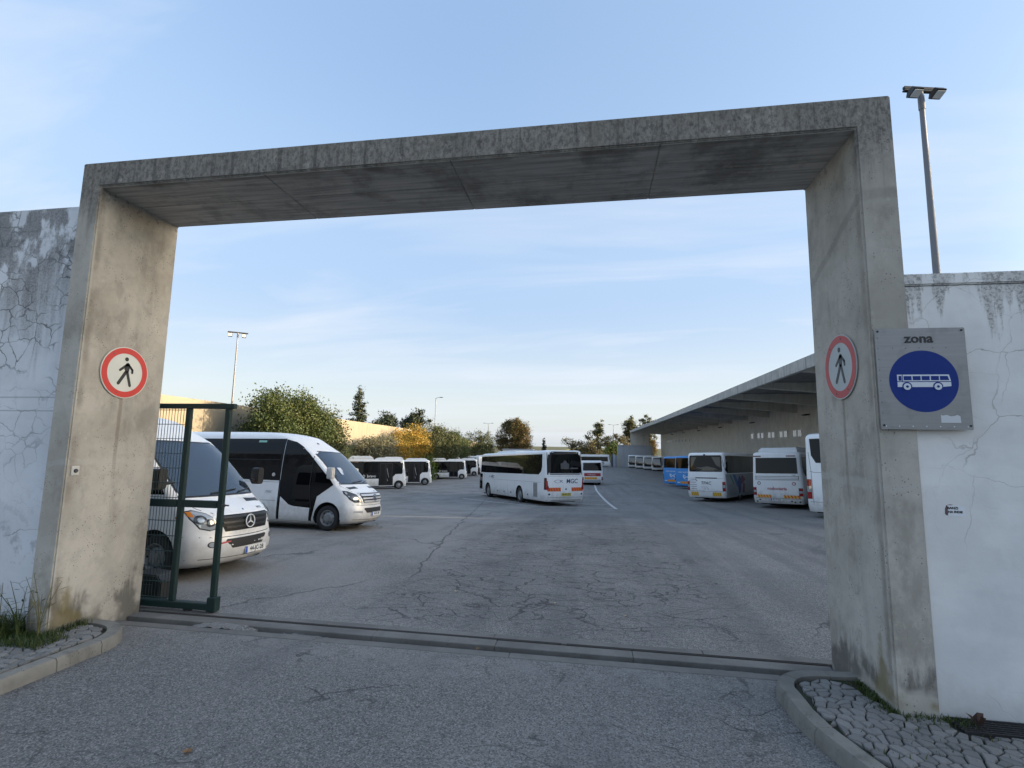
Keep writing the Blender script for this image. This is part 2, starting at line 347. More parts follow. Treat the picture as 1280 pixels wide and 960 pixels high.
def concrete(name, base=(.30, .285, .255), alt=(.39, .375, .34), dark=.5, gate=False, streak=.3, warm=0):
    n = NT(name); p = n.pos() if not gate else n.obj(); xyz = n.sep(p)
    a = n.noise(1.3, 6, .6, p); b = n.noise(7, 6, .65, p); f = n.noise(70, 3, .6, p)
    c = n.mix(n.step(a, .3, .7), base, alt)
    c = n.mix(n.m2('MULTIPLY', n.step(b, .45, .75), .35), c, tuple(x*.72 for x in base))
    c = n.mix(n.m2('MULTIPLY', f, .22), c, tuple(x*.5 for x in base))
    st = n.noise(2.5, 5, .6, n.map(p, (1.6, 1.6, .12)))
    c = n.mix(n.m2('MULTIPLY', n.step(st, .50, .75), streak), c, tuple(x*.42 for x in base))
    pit = n.m2('MULTIPLY', n.step(n.vor(30, 'F1', p), .22, .12), n.step(n.noise(4, 3, .5, p), .47, .60))
    c = n.mix(n.m2('MULTIPLY', pit, .75), c, (.06, .055, .05))
    hgt = n.m2('ADD', n.m2('MULTIPLY', b, .6), n.m2('SUBTRACT', n.m2('MULTIPLY', f, .3), n.m2('MULTIPLY', pit, .8)))
    if gate:
        # lichen and soot on the lintel and the upper outside edges
        z = xyz[2]; w = n.noise(1.8, 5, .6, p); w2 = n.noise(3, 6, .65, n.map(p, (2.2, 2.2, .25)))
        fr = n.step(n.m2('ADD', xyz[1], n.m2('MULTIPLY', w, .05)), .16, .04)
        top = n.m2('MULTIPLY', n.step(n.m2('ADD', z, n.m2('MULTIPLY', n.m2('SUBTRACT', w2, .5), 1.6)), 4.7, 5.3), fr)
        c = n.mix(n.m2('MULTIPLY', top, .55), c, (.10, .095, .087)); lk = n.m2('MULTIPLY', n.m2('MULTIPLY', n.step(n.noise(24, 7, .75, n.map(p, (1, 1, .6))), .44, .60), n.step(n.m2('ADD', z, n.m2('MULTIPLY', w2, .9)), 5.2, 5.75)), fr); c = n.mix(n.m2('MULTIPLY', lk, .62), c, (.055, .052, .048))
        sp = n.m2('MULTIPLY', n.step(n.vor(13, 'F1', n.vadd(p, n.vscale(n.noisec(9, 2, p), .08))), .34, .20), n.step(n.noise(4, 4, .6, p), .42, .55))
        c = n.mix(n.m2('MULTIPLY', n.m2('MULTIPLY', sp, n.step(z, 4.9, 5.3)), .45), c, (.045, .043, .040))
        wl = n.m2('MULTIPLY', n.step(n.vor(3.1, 'F1', p), .075, .05), n.step(z, 5.2, 5.35)); c = n.mix(n.m2('MULTIPLY', wl, .7), c, (.55, .54, .50))
        vs_ = n.m2('MULTIPLY', n.m2('MULTIPLY', n.step(n.noise(4.5, 5, .65, n.map(p, (2.6, 1, .10), (3, 0, 1))), .50, .66), n.step(z, 4.3, 5.3)), fr); c = n.mix(n.m2('MULTIPLY', vs_, .65), c, (.05, .048, .044))
        # soffit: old board-marked grey
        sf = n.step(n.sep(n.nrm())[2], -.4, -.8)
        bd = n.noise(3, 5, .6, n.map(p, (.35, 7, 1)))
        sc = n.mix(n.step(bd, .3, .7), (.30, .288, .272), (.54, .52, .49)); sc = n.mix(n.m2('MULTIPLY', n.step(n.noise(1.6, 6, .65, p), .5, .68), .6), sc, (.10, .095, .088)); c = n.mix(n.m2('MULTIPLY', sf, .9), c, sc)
        bl = n.m2('MULTIPLY', n.step(n.noise(2.6, 6, .68, n.map(p, (1, 1, .55), (3, 1, 8))), .50, .66), .38); c = n.mix(bl, c, (.17, .155, .125)); bl2 = n.m2('MULTIPLY', n.step(n.noise(9, 5, .7, n.map(p, (1, 1, .6), (1, 5, 2))), .56, .70), .35); c = n.mix(bl2, c, (.56, .53, .46))
        # pour joint band and foot stains
        j = n.m2('ABSOLUTE', n.m2('ADD', n.m2('SUBTRACT', z, 1.96), n.m2('MULTIPLY', n.m2('SUBTRACT', w, .5), .30)))
        c = n.mix(n.m2('MULTIPLY', n.step(j, .055, .02), .42), c, (.47, .455, .42))
        j2 = n.m2('ABSOLUTE', n.m2('ADD', n.m2('SUBTRACT', z, 4.62), n.m2('ADD', n.m2('MULTIPLY', xyz[1], .45), n.m2('MULTIPLY', n.m2('SUBTRACT', w2, .5), .12))))
        c = n.mix(n.m2('MULTIPLY', n.m2('MULTIPLY', n.step(j2, .07, .03), n.step(xyz[0], 1, 2)), .28), c, (.14, .135, .125))
        ft = n.m2('MULTIPLY', n.step(n.m2('ADD', z, n.m2('MULTIPLY', n.m2('SUBTRACT', n.noise(5, 5, .65, n.map(p, (2, 2, .5))), .5), 1.3)), .62, .25), n.step(n.noise(2.4, 3, .5, p), .44, .58))
        c = n.mix(n.m2('MULTIPLY', ft, .78), c, (.075, .072, .062))
        ms = n.m2('MULTIPLY', n.step(n.m2('ADD', n.m2('MULTIPLY', n.m2('ABSOLUTE', n.m2('SUBTRACT', xyz[1], .18)), 2.2), n.m2('ADD', n.m2('MULTIPLY', z, .9), n.m2('MULTIPLY', n.noise(7, 4), .7))), 1.0, .72), n.step(z, .12, .2))
        c = n.mix(n.m2('MULTIPLY', ms, .7), c, (.16, .125, .04))
        # rust run under each sign
        ru = n.m2('MULTIPLY', n.m2('MULTIPLY', n.step(n.m2('ABSOLUTE', n.m2('ADD', n.m2('SUBTRACT', xyz[1], .575), n.m2('MULTIPLY', n.m2('SUBTRACT', w, .5), .05))), .035, .012), n.step(z, 1.5, 2.3)), n.step(z, 2.85, 2.78))
        c = n.mix(n.m2('MULTIPLY', ru, .45), c, (.13, .10, .065))
        ed = n.m2('MULTIPLY', n.m2('MULTIPLY', n.step(n.m2('ADD', xyz[1], n.m2('MULTIPLY', w, .06)), .16, .09), n.step(xyz[1], .02, .045)), n.step(n.noise(2, 4), .35, .6)); c = n.mix(n.m2('MULTIPLY', ed, .5), c, (.13, .11, .085))
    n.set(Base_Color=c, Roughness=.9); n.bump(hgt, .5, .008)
    return n.m

def render_wall(name, ztop, grime, crack, zline=None, base=(.80, .79, .77)):
    n = NT(name); p = n.obj(); xyz = n.sep(p); z = xyz[2]
    a = n.noise(1.1, 6, .6, p); b = n.noise(5, 5, .6, p)
    c = n.mix(n.step(a, .35, .68), base, tuple(x*.86 for x in base)); c = n.mix(n.m2('MULTIPLY', n.step(b, .5, .72), .22), c, tuple(x*.68 for x in base))
    st = n.noise(2.2, 6, .65, n.map(p, (2.4, 2.4, .22)))
    g = n.step(n.m2('ADD', n.m2('SUBTRACT', z, ztop), n.m2('MULTIPLY', n.m2('SUBTRACT', st, .45), 3.2)), -grime, 0.0)
    pl = n.noise(2.1, 5, .6, n.map(p, (1.2, 1.2, .75), (4, 0, 2)))
    g2 = n.m2('MULTIPLY', g, n.step(pl, .60, .52)) if crack > .5 else g
    c = n.mix(n.m2('MULTIPLY', g2, .86 if crack > .5 else .28), c, (.15, .142, .13))
    fn = n.m2('MULTIPLY', n.step(n.noise(38, 4, .7, p), .45, .62), g2); c = n.mix(n.m2('MULTIPLY', fn, .55), c, (.045, .043, .04))
    wob = n.vadd(p, n.vscale(n.noisec(3.5, 4, p), .28))
    d = n.vor(4.2 if crack > .5 else 1.6, 'DISTANCE_TO_EDGE', n.map(wob, (1, 1, 1.15))); d2 = n.vor(.9, 'DISTANCE_TO_EDGE', n.map(wob, (.7, 1, 1.3), (2, 0, 5)))
    lo = n.step(z, ztop-4.3, ztop-1.7) if crack > .5 else n.step(z, ztop-2.6, ztop-.3)
    k = n.m2('MULTIPLY', n.m2('MULTIPLY', n.step(d, .045 if crack > .5 else .007, .003), n.step(n.noise(1.7, 3, .5, p), .38, .60)), lo)
    k2 = n.m2('MULTIPLY', n.step(d2, .0045 if crack < .5 else .008, .0015), n.step(n.noise(1.2, 3, .5, n.map(p, (1, 1, 1), (7, 7, 1))), .45, .62))
    k = n.m2('MAXIMUM', k, n.m2('MULTIPLY', k2, .7))
    c = n.mix(n.m2('MULTIPLY', k, .8 if crack > .5 else .45), c, (.05, .05, .052))
    tw = n.noise(1.4, 5, .6, n.map(p, (.5, 1, 2.2), (9, 0, 3), (0, .5, 0))); c = n.mix(n.m2('MULTIPLY', n.step(tw, .46, .60), .16), c, tuple(x*.72 for x in base)); hz_ = n.noise(.45, 3, .5, p); c = n.mix(n.m2('MULTIPLY', n.step(hz_, .45, .62), .18), c, (.52, .55, .60))
    spt_ = n.m2('MULTIPLY', n.step(n.vor(2.3, 'F1', p), .045, .02), n.step(n.noise(1, 2), .5, .6)); c = n.mix(n.m2('MULTIPLY', spt_, .7), c, (.16, .16, .16))
    if crack < .5:
        bs = n.m2('MULTIPLY', n.step(n.m2('ADD', z, n.m2('MULTIPLY', n.noise(5, 5, .65, n.map(p, (1, 1, .5))), .5)), .75, .3), .4); c = n.mix(bs, c, (.30, .29, .27))
    if crack > .5:
        bs = n.m2('MULTIPLY', n.step(z, 2.0, .6), n.step(n.noise(4, 6, .7, p), .52, .66)); c = n.mix(n.m2('MULTIPLY', bs, .6), c, (.20, .20, .21))
        for zl in (2.56, 2.72):
            l = n.m2('ABSOLUTE', n.m2('SUBTRACT', z, zl)); c = n.mix(n.m2('MULTIPLY', n.step(l, .012, .003), .5), c, (.2, .2, .2))
    n.set(Base_Color=c, Roughness=.85); n.bump(n.m2('SUBTRACT', n.m2('ADD', n.m2('MULTIPLY', b, .4), n.m2('MULTIPLY', n.noise(30, 4, .6, p), .25)), n.m2('MULTIPLY', k, 1.2)), .4, .012)
    return n.m

MAT_YARD = asphalt('yard_asphalt', True); MAT_STREET = asphalt('street_asphalt', False)
MAT_GATE = concrete('gate_concrete', gate=True, base=(.37, .345, .30), alt=(.53, .50, .445), streak=.30)
MAT_CONC = concrete('weathered_concrete', (.55, .515, .45), (.66, .62, .545), streak=.4)
MAT_SOFF = concrete('shaded_soffit', (.16, .152, .138), (.25, .238, .215), streak=.3)  # slab coloured darker as shade, so the ribs stand out
MAT_FASC = concrete('fascia_concrete', (.40, .39, .365), (.54, .525, .49), streak=.9)
MAT_CONC_D = concrete('old_sill_concrete', (.125, .12, .112), (.20, .192, .178), streak=.1)
MAT_KERB = concrete('kerb_concrete', (.15, .143, .126), (.27, .257, .225), streak=.55)
MAT_WALL_L = render_wall('peeling_white_render', 5.18, 2.2, 1.0, base=(.72, .735, .76)); MAT_WALL_R = render_wall('white_render', 3.91, .22, .3)
n = NT('soil_moss'); c = n.mix(n.step(n.noise(9, 5, .6), .4, .6), (.022, .019, .014), (.026, .034, .013)); n.set(Base_Color=c, Roughness=.95); n.bump(n.noise(60, 4), .6, .01); MAT_SOIL = n.m
n = NT('limestone_sett'); c = n.mix(n.orand(), (.13, .128, .124), (.22, .216, .208)); c = n.mix(n.m2('MULTIPLY', n.step(n.noise(28, 5, .65), .42, .68), .55), c, (.17, .168, .16)); n.set(Base_Color=c, Roughness=.8); n.bump(n.noise(45, 5, .6), .5, .008); MAT_SETT = n.m
n = NT('terrain_grass'); p = n.obj(); c = n.mix(n.noise(.6, 6, .6, p), (.045, .065, .018), (.10, .095, .035)); c = n.mix(n.step(n.noise(9, 5, .6, p), .4, .7), c, (.03, .045, .012)); n.set(Base_Color=c, Roughness=.95); n.bump(n.noise(12, 5), .8, .08); MAT_TERR = n.m
n = NT('road_paint'); c = n.mix(n.m2('MULTIPLY', n.step(n.noise(9, 5, .7), .42, .62), .75), (.62, .62, .62), (.18, .18, .185)); n.set(Base_Color=c, Roughness=.8); MAT_PAINT = n.m
n = NT('cream_render'); p = n.obj(); c = n.mix(n.noise(.5, 5, .6, p), (.215, .188, .14), (.27, .238, .18)); c = n.mix(n.m2('MULTIPLY', n.step(n.noise(1.5, 5, .6, n.map(p, (1, 1, .2))), .52, .75), .35), c, (.17, .15, .11)); n.set(Base_Color=c, Roughness=.9); n.bump(n.noise(8, 4), .3, .02); MAT_CREAM = n.m

# ------------------------------------------------------------------ terrain, asphalt
def sheet(name, xs, ys, zf, mat, kind='structure'):
    mb = MB(); mb.grid([[(x, y, zf(x, y)) for x in xs] for y in ys])
    o = mb.build(name, mat, None, smooth=60); tag(o, kind=kind); return o
def frange(a, b, n): return [a+(b-a)*i/n for i in range(n+1)]
def terr(x, y, hb=4.5):
    z = gz(x, y)-.06
    if y > 4: z += hb*sm(-22.5, -26.6, x)*sm(6, 14, y)*(1-.55*sm(55, 110, y))
    r = math.hypot(x, y)
    if y > 135: z += 0
    return z
tx = [-1500, -700, -300, -120, -60, -40, -34, -30]+frange(-28, -20, 16)+[-15, -8, 0, 8, 16, 30, 45, 60, 120, 300, 700, 1500]
ty = [-1500, -600, -200, -80, -30, -8, 0, 2.2]+frange(4, 20, 8)+frange(24, 140, 29)+[170, 220, 350, 600, 1000, 1800]
g_ = sheet('ground', tx, ty, terr, MAT_TERR)
yx = frange(-22.3, 9.7, 32)+frange(13, 44, 8); yy = frange(1.345, 6.4, 10)+frange(8, 140, 66)
sheet('yard', yx, yy, lambda x, y: gz(x, y), MAT_YARD)
sheet('street', frange(-40, 40, 20), frange(-40, .712, 20), lambda x, y: 0.0, MAT_STREET)

# painted lines in the yard: sheets laid over the asphalt
def stripe(name, pts, w, parent=None):
    mb = MB(); P = []
    for i, (x, y) in enumerate(pts):
        a = pts[max(i-1, 0)]; b = pts[min(i+1, len(pts)-1)]; d = math.hypot(b[0]-a[0], b[1]-a[1]); nx, ny = -(b[1]-a[1])/d, (b[0]-a[0])/d
        P.append([(x+nx*w/2, y+ny*w/2, gz(x+nx*w/2, y+ny*w/2)+.006), (x-nx*w/2, y-ny*w/2, gz(x-nx*w/2, y-ny*w/2)+.006)])
    mb.grid(P); o = mb.build(name, MAT_PAINT); tag(o, kind='structure'); return o
def dens(pts, st=1.0):
    out = []
    for a, b in zip(pts, pts[1:]):
        k = max(1, int(math.hypot(b[0]-a[0], b[1]-a[1])/st)); out += [(a[0]+(b[0]-a[0])*i/k, a[1]+(b[1]-a[1])*i/k) for i in range(k)]
    return out+[pts[-1]]
stripe('lane_marking', dens([(1.24, 22.8), (1.05, 26), (.75, 32), (.35, 42), (.2, 55), (.2, 75)]), .17)
stripe('lane_marking', dens([(-9.1, 30.4), (-6.2, 27.2), (-3.1, 24.0)]), .14)
stripe('lane_marking', dens([(-3.1, 24.0), (-1.2, 23.4), (1.2, 23.0)]), .10)
for yb in (26.2, 30, 35, 41): stripe('bay_marking', dens([(-2.2, yb+1.0), (.9, yb)]), .10)

# ------------------------------------------------------------------ gate track: concrete sills with a rail and an open slot
trk = tag(bpy.data.objects.new('gate_track', None), kind='structure'); COL.objects.link(trk)
def bands(y0, y1, z0, z1, seg, name, mat, bev=.008, x0=-5.86, x1=2.45, jit=.003):
    x = x0; k = 0
    while x < x1-.05:
        L = seg*random.uniform(.85, 1.15); e = min(x+L, x1)
        if x1-e < .3: e = x1
        dz = random.uniform(-jit, jit)
        MB().box((x, y0+random.uniform(-.004, .004), z0), (e-.004, y1, z1+dz)).build(name, mat, trk, bevel=.006); x = e
bands(1.225, 1.35, -.12, .004, 2.4, 'sill_slab', MAT_CONC_D, x0=-7.6, x1=3.4); bands(.985, 1.165, -.12, .006, 1.7, 'sill_slab', MAT_CONC_D, .012); bands(.715, .845, -.12, .006, 2.6, 'sill_slab', MAT_CONC_D, .012)
MB().box((-7.6, .60, -.16), (3.4, 1.42, -.085)).build('track_bed', MAT_SOIL, trk)
RUST = M('rusty_steel', (.07, .062, .056), .6, .4, dirt=.8)
for yy_ in (1.176, 1.204):
    for a in (-5.86, -3.1, -.3): MB().box((a, yy_, -.08), (a+2.74, yy_+.011, .010)).build('rail', RUST, trk, bevel=.002)
def dirt_fill(x0, x1, y0, y1, z, seed):
    mb = MB(); rr = random.Random(seed); nx = int((x1-x0)/.05)
    mb.grid([[(x0+(x1-x0)*i/nx, y0+(y1-y0)*j/5, z+rr.uniform(-.012, .014)-.05*abs(i/nx-.5)**3*8) for i in range(nx+1)] for j in range(6)]); o = mb.build('washed_in_grit', MAT_STREET, trk, smooth=60)
dirt_fill(-4.9, -4.0, .83, 1.0, .012, 1); dirt_fill(-3.9, -3.0, .84, .99, -.04, 2); dirt_fill(1.0, 1.9, .84, .99, -.05, 3); dirt_fill(-2.6, 1.0, .845, .985, -.07, 4)

# ------------------------------------------------------------------ pavements: kerb stones and irregular setts
def clip(poly, px, py, nx, ny):
    out = []; m = len(poly)
    for i in range(m):
        a, b = poly[i], poly[(i+1) % m]; da = (a[0]-px)*nx+(a[1]-py)*ny; db = (b[0]-px)*nx+(b[1]-py)*ny
        if da <= 0: out.append(a)
        if (da < 0 < db) or (db < 0 < da): t = da/(da-db); out.append((a[0]+(b[0]-a[0])*t, a[1]+(b[1]-a[1])*t))
    return out
def setts(parent, inside, x0, x1, y0, y1, step, z, gap=.0052, seed=1, limit=296, near=(0, 0)):
    rnd = random.Random(seed); pts = {}; nx = int((x1-x0)/step)+1; ny = int((y1-y0)/step)+1
    for i in range(-1, nx+1):
        for j in range(-1, ny+1): pts[i, j] = (x0+(i+.5+.5*(j % 2)+rnd.uniform(-.40, .40))*step, y0+(j+.5+rnd.uniform(-.38, .38))*step)
    cells = []
    for (i, j), (px, py) in pts.items():
        if not inside(px, py): continue
        poly = [(px-step, py-step), (px+step, py-step), (px+step, py+step), (px-step, py+step)]
        for di in range(-2, 3):
            for dj in range(-2, 3):
                q = pts.get((i+di, j+dj))
                if q is None or (di == 0 and dj == 0): continue
                dx, dy = q[0]-px, q[1]-py; d = math.hypot(dx, dy); g = gap*(.6+.9*(((i*7+j*13+di*3+dj*5) % 10)/10)); poly = clip(poly, px+dx/2-dx/d*g, py+dy/2-dy/d*g, dx/d, dy/d)
                if len(poly) < 3: break
            if len(poly) < 3: break
        poly = [v for v in poly if inside(*v)]
        if len(poly) < 3: continue
        cx = sum(v[0] for v in poly)/len(poly); cy = sum(v[1] for v in poly)/len(poly)
        if max(math.hypot(v[0]-cx, v[1]-cy) for v in poly) < .025: continue
        cells.append((math.hypot(cx-near[0], cy-near[1]), cx, cy, poly))
    cells.sort(key=lambda c: c[0]); rest = MB()
    for k, (_, cx, cy, poly) in enumerate(cells):
        h = z+rnd.uniform(-.005, .004); tx_, ty_ = rnd.uniform(-.06, .06), rnd.uniform(-.06, .06); m = len(poly)
        area = sum(poly[q][0]*poly[(q+1) % m][1]-poly[(q+1) % m][0]*poly[q][1] for q in range(m))
        if area < 0: poly = poly[::-1]
        def sl(a, b): return (a-cx)*tx_+(b-cy)*ty_
        vs = [(a, b, z-.05) for a, b in poly]+[(a, b, h-.009+sl(a, b)) for a, b in poly]+[(cx+(a-cx)*.85, cy+(b-cy)*.85, h+sl(a, b)) for a, b in poly]
        fs = [tuple(range(2*m, 3*m))]+[(q*m+e, q*m+(e+1) % m, (q+1)*m+(e+1) % m, (q+1)*m+e) for q in range(2) for e in range(m)]
        if k < limit:
            me = bpy.data.meshes.new('sett'); me.from_pydata([(a-cx, b-cy, c) for a, b, c in vs], [], fs); me.materials.append(MAT_SETT); o = link('sett', me, parent); o.location = (cx, cy, 0)
        else: rest.add(vs, fs)
    if rest.v: tag(rest.build('sett_field', MAT_SETT, parent), kind='stuff')
def kerb(parent, path, w, h, seg):
    """path: outer (street-side) edge, kerb lies to its right"""
    d = [0]
    for a, b in zip(path, path[1:]): d.append(d[-1]+math.hypot(b[0]-a[0], b[1]-a[1]))
    def at(t):
        t = min(max(t, 0), d[-1])
        for i in range(len(path)-1):
            if t <= d[i+1]+1e-9:
                k = (t-d[i])/(d[i+1]-d[i]); a, b = path[i], path[i+1]; L = d[i+1]-d[i]
                return (a[0]+(b[0]-a[0])*k, a[1]+(b[1]-a[1])*k)
    def nr(t):
        a, b = at(t-.06), at(t+.06); L = math.hypot(b[0]-a[0], b[1]-a[1]) or 1; return ((b[1]-a[1])/L, -(b[0]-a[0])/L)
    t = 0
    while t < d[-1]-.05:
        e = min(t+seg*random.uniform(.85, 1.15), d[-1]); k = 5; mb = MB(); P = []
        for i in range(k+1):
            s = t+.004+(e-t-.008)*i/k; x, y = at(s); nx, ny = nr(s); hh = h+random.uniform(-.002, .002)
            def q(o, z): return (x+nx*o, y+ny*o, z)
            P.append([q(0, -.05), q(.008, hh-.03), q(.028, hh), q(w, hh), q(w, -.05)])
        mb.grid(P); mb.add([P[0][i] for i in range(5)], [(0, 1, 2, 3, 4)]); mb.add([P[-1][i] for i in range(5)], [(4, 3, 2, 1, 0)])
        mb.build('kerb_stone', MAT_KERB, parent, smooth=50); t = e
def arc(cx, cy, r, a0, a1, n=8): return [(cx+r*math.cos(R(a0+(a1-a0)*i/n)), cy+r*math.sin(R(a0+(a1-a0)*i/n))) for i in range(n+1)]
# left pavement (street side at x = -5.15, rounded end at the pier)
pvl = tag(bpy.data.objects.new('pavement', None), kind='structure'); COL.objects.link(pvl)
Lp = [(-5.20, -4.0), (-5.16, -2.0), (-5.12, -.6)]+arc(-5.67, -.02, .56, 0, 88, 8)+[(-5.84, .55)]
kerb(pvl, [(2*0+x, y) for x, y in Lp][::-1], .15, .125, .52)
MB().prism([(-12, -4), (-5.33, -4), (-5.30, -.6), (-5.27, .1), (-5.45, .34), (-5.68, .42), (-5.868, .45), (-5.868, .0), (-12, .0)], -.05, .098).build('paving_bed', MAT_SOIL, pvl)
def inL(x, y):
    if x > -5.30 or y < -2.9: return False
    if y > -.02: return (x+5.67)**2+(y+.02)**2 < .385**2 and x > -5.86
    if x < -5.75 and y > -.20+.16*math.sin(x*5): return False
    return True
setts(pvl, inL, -8.2, -5.28, -2.9, .4, .094, .122, seed=3, near=(-5.6, -.3))
# right pavement
pvr = tag(bpy.data.objects.new('pavement', None), kind='structure'); COL.objects.link(pvr)
Rp = [(2.46, .78), (2.2, .75)]+arc(2.10, .27, .46, 95, 190, 9)[0:]+[(1.64, -.1), (1.68, -.4), (1.80, -.8), (2.0, -1.4), (2.5, -2.6), (3.2, -4)]
kerb(pvr, Rp[::-1], .15, .125, .5)
MB().prism([(2.465, .62), (2.1, .58), (1.85, .45), (1.78, .2), (1.80, -.1), (1.84, -.4), (1.95, -.8), (2.15, -1.4), (2.65, -2.6), (3.35, -4), (12, -4), (12, .028), (2.465, .028)], -.05, .098).build('paving_bed', MAT_SOIL, pvr)
def inR(x, y):
    if y > -.01:
        return x < 2.455 and (x-2.10)**2/.30**2+(y-.20)**2/.36**2 < 1 or (x < 2.455 and 1.80 < x and y < .2)
    xe = 1.80 if y > -.1 else 1.80+(-.1-y)*.12 if y > -.4 else 1.85+(-.4-y)*.30
    if y > -.225 and x > 2.80: return False
    return x > xe+.01 and y > -1.9 and x < 4.4
setts(pvr, inR, 1.75, 4.4, -1.9, .58, .094, .122, seed=8, near=(2.4, -.3))
# drainage grate at the foot of the right wall
gr = thing('drain_grate', 'dark steel drain grate at the foot of the white wall by the right pier', 'drain grate', (2.82, -.10, .118))
STEEL_D = M('dark_cast_steel', (.05, .05, .052), .6, .6, dirt=.6)
MB().box((0, -.11, -.02), (1.5, -.095, .006)).build('frame_bar', STEEL_D, gr); MB().box((0, .095, -.02), (1.5, .11, .006)).build('frame_bar', STEEL_D, gr)
for k in range(5): MB().box((0.0, -.075+k*.034, -.02), (1.5, -.063+k*.034, .004)).build('slat', STEEL_D, gr)
for k in range(16): MB().box((.02+k*.098, -.094, -.018), (.03+k*.098, .094, .0)).build('cross_bar', STEEL_D, gr)
# ------------------------------------------------------------------ the concrete portal
gt = thing('gate_portal', 'tall weathered concrete portal framing the depot entrance', 'gateway')
XL0, XL1, XR1, XR0, DEP, HT, HI = -6.148, -5.869, 2.466, 2.781, 1.17, 5.588, 5.27
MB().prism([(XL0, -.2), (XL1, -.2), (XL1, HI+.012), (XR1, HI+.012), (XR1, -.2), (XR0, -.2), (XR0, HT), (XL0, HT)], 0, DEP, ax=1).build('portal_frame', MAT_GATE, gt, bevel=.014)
# formwork panels under the lintel, with open joints
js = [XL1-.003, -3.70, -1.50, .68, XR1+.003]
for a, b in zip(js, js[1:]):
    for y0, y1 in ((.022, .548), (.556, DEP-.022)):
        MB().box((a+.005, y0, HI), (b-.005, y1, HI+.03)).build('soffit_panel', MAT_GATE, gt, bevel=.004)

# ------------------------------------------------------------------ boundary walls
wl = thing('boundary_wall', 'tall white rendered wall with peeling blackened top, left of the portal', 'wall')
MB().box((-32, .10, -.2), (XL0+.02, .45, 5.10)).build('wall_face', MAT_WALL_L, wl, bevel=.02)
wr = thing('boundary_wall', 'lower white rendered wall with hairline cracks, right of the portal', 'wall')
MB().box((XR0-.02, .03, -.2), (13.98, .40, 3.73)).build('wall_face', MAT_WALL_R, wr, bevel=.01)
x = XR0-.02
for L in (1.42, 3.1, 3.3, 3.3): MB().box((x+.002, .012, 3.733), (x+L-.004, .42, 3.84+(.02 if x > 4 else 0))).build('coping_block', MAT_WALL_R, wr, bevel=.012); x += L

# ------------------------------------------------------------------ round no-pedestrians signs
RED = M('sign_red', (.58, .03, .022), .45, dirt=.15); RED_HAZE = M('sign_red_haze', (.50, .09, .09), .55, dirt=.3)  # right sign's set is paled, haze put into the colours
SIGNW = M('sign_white', (.66, .67, .62), .5, dirt=.3); SIGNW_HAZE = M('sign_white_haze', (.47, .50, .50), .6, dirt=.3)
BLK = M('sign_black', (.012, .012, .014), .5); BLKF = M('sign_grey_black', (.06, .065, .07), .6)
GALV = M('galvanised', (.42, .42, .42), .45, .8, dirt=.4)
def ped_sign(label, at, face, red, wh, bk, r=.325):
    t = thing('no_pedestrians_sign', label, 'sign', at, 0, 'round signs on the inner faces of the piers')
    sgn = 1 if face == 'front' else -1
    flat('plate', [circ(r, 48)], wh, face, (sgn*.012, 0, 0), t, th=.006)
    flat('backing', [circ(r*.97, 48)], GALV, face, (sgn*.001, 0, 0), t, th=.010)
    flat('red_ring', ring_polys(r*.745, r*.965, 56), red, face, (sgn*.0185, 0, 0), t)
    k = r/.295*.001*1.02
    def S(p): return [(a*k, b*k) for a, b in p]
    P = [circ(23, 16, (3, 153)), [(-2, 103), (22, 116), (48, 100), (46, 42), (36, 2), (6, -4), (-16, 40)], bar(14, 92, -66, 22, 27), bar(32, 92, 84, 40, 26), bar(84, 42, 85, 8, 24), bar(6, 6, -72, -126, 36), bar(24, 6, 70, -140, 32)]
    flat('pedestrian_pictogram', [S(p) for p in P], bk, face, (sgn*.0188, 0, 0), t)
    for a in (80, 130, 250, 300): flat('bolt', [circ(.007, 8, (r*.86*math.cos(R(a)), r*.86*math.sin(R(a))))], BLKF, face, (sgn*.021, 0, 0), t, th=.003)
    return t
ped_sign('clean red ringed no pedestrians sign on the left pier', (XL1, .575, 3.08), 'front', RED, SIGNW, BLK)
ped_sign('no pedestrians sign on the right pier, haze put into its colours', (XR1, .555, 3.08), 'rear', RED_HAZE, SIGNW_HAZE, BLKF)

# ------------------------------------------------------------------ "zona" bus sign
n = NT('brushed_aluminium'); p = n.obj(); b = n.noise(3, 5, .6, n.map(p, (.6, 1, 14))); c = n.mix(b, (.20, .205, .21), (.33, .335, .34)); c = n.mix(n.m2('MULTIPLY', n.step(n.noise(6, 4), .5, .7), .4), c, (.16, .165, .165))
n.set(Base_Color=c, Roughness=n.m2('ADD', .34, n.m2('MULTIPLY', b, .25)), Metallic=.55); MAT_ALU = n.m
BLUE = M('sign_blue', (.007, .032, .20), .6, spec=.25, dirt=.1); PRW = M('print_white', (.62, .66, .72), .5)
zs = thing('bus_zone_sign', 'square metal sign reading zona with white bus on blue disc', 'sign', (2.835, -.030, 2.885))
FY = -.008
MB().prism(rrect(-.355, .355, -.445, .445, .012), 0, -.004, ax=1).build('plate', MAT_ALU, zs)
for s in (-.22, .22): MB().box((-.26, .001, s-.02), (.26, .024, s+.02)).build('rear_rail', GALV, zs)
def rz(name, polys, mat, off): return flat(name, polys, mat, 'right', (0, -.004-off, 0), zs, th=.0012)
rz('blue_disc', [circ(.270, 64, (0.005, -.025))], BLUE, .0002)
k = .00098
def S(p): return [((a-483)*k+.005, (498-b)*k-.025+.0) for a, b in p]
rz('bus_pictogram', [S([(272, 440), (685, 440), (697, 500), (272, 500)]), S([(272, 507), (697, 507), (697, 543), (625, 551), (272, 551)])], PRW, .0018)
wins = [(283, 452, 306, 494)]+[(x, 453, x+62, 490) for x in (324, 396, 468, 541)]
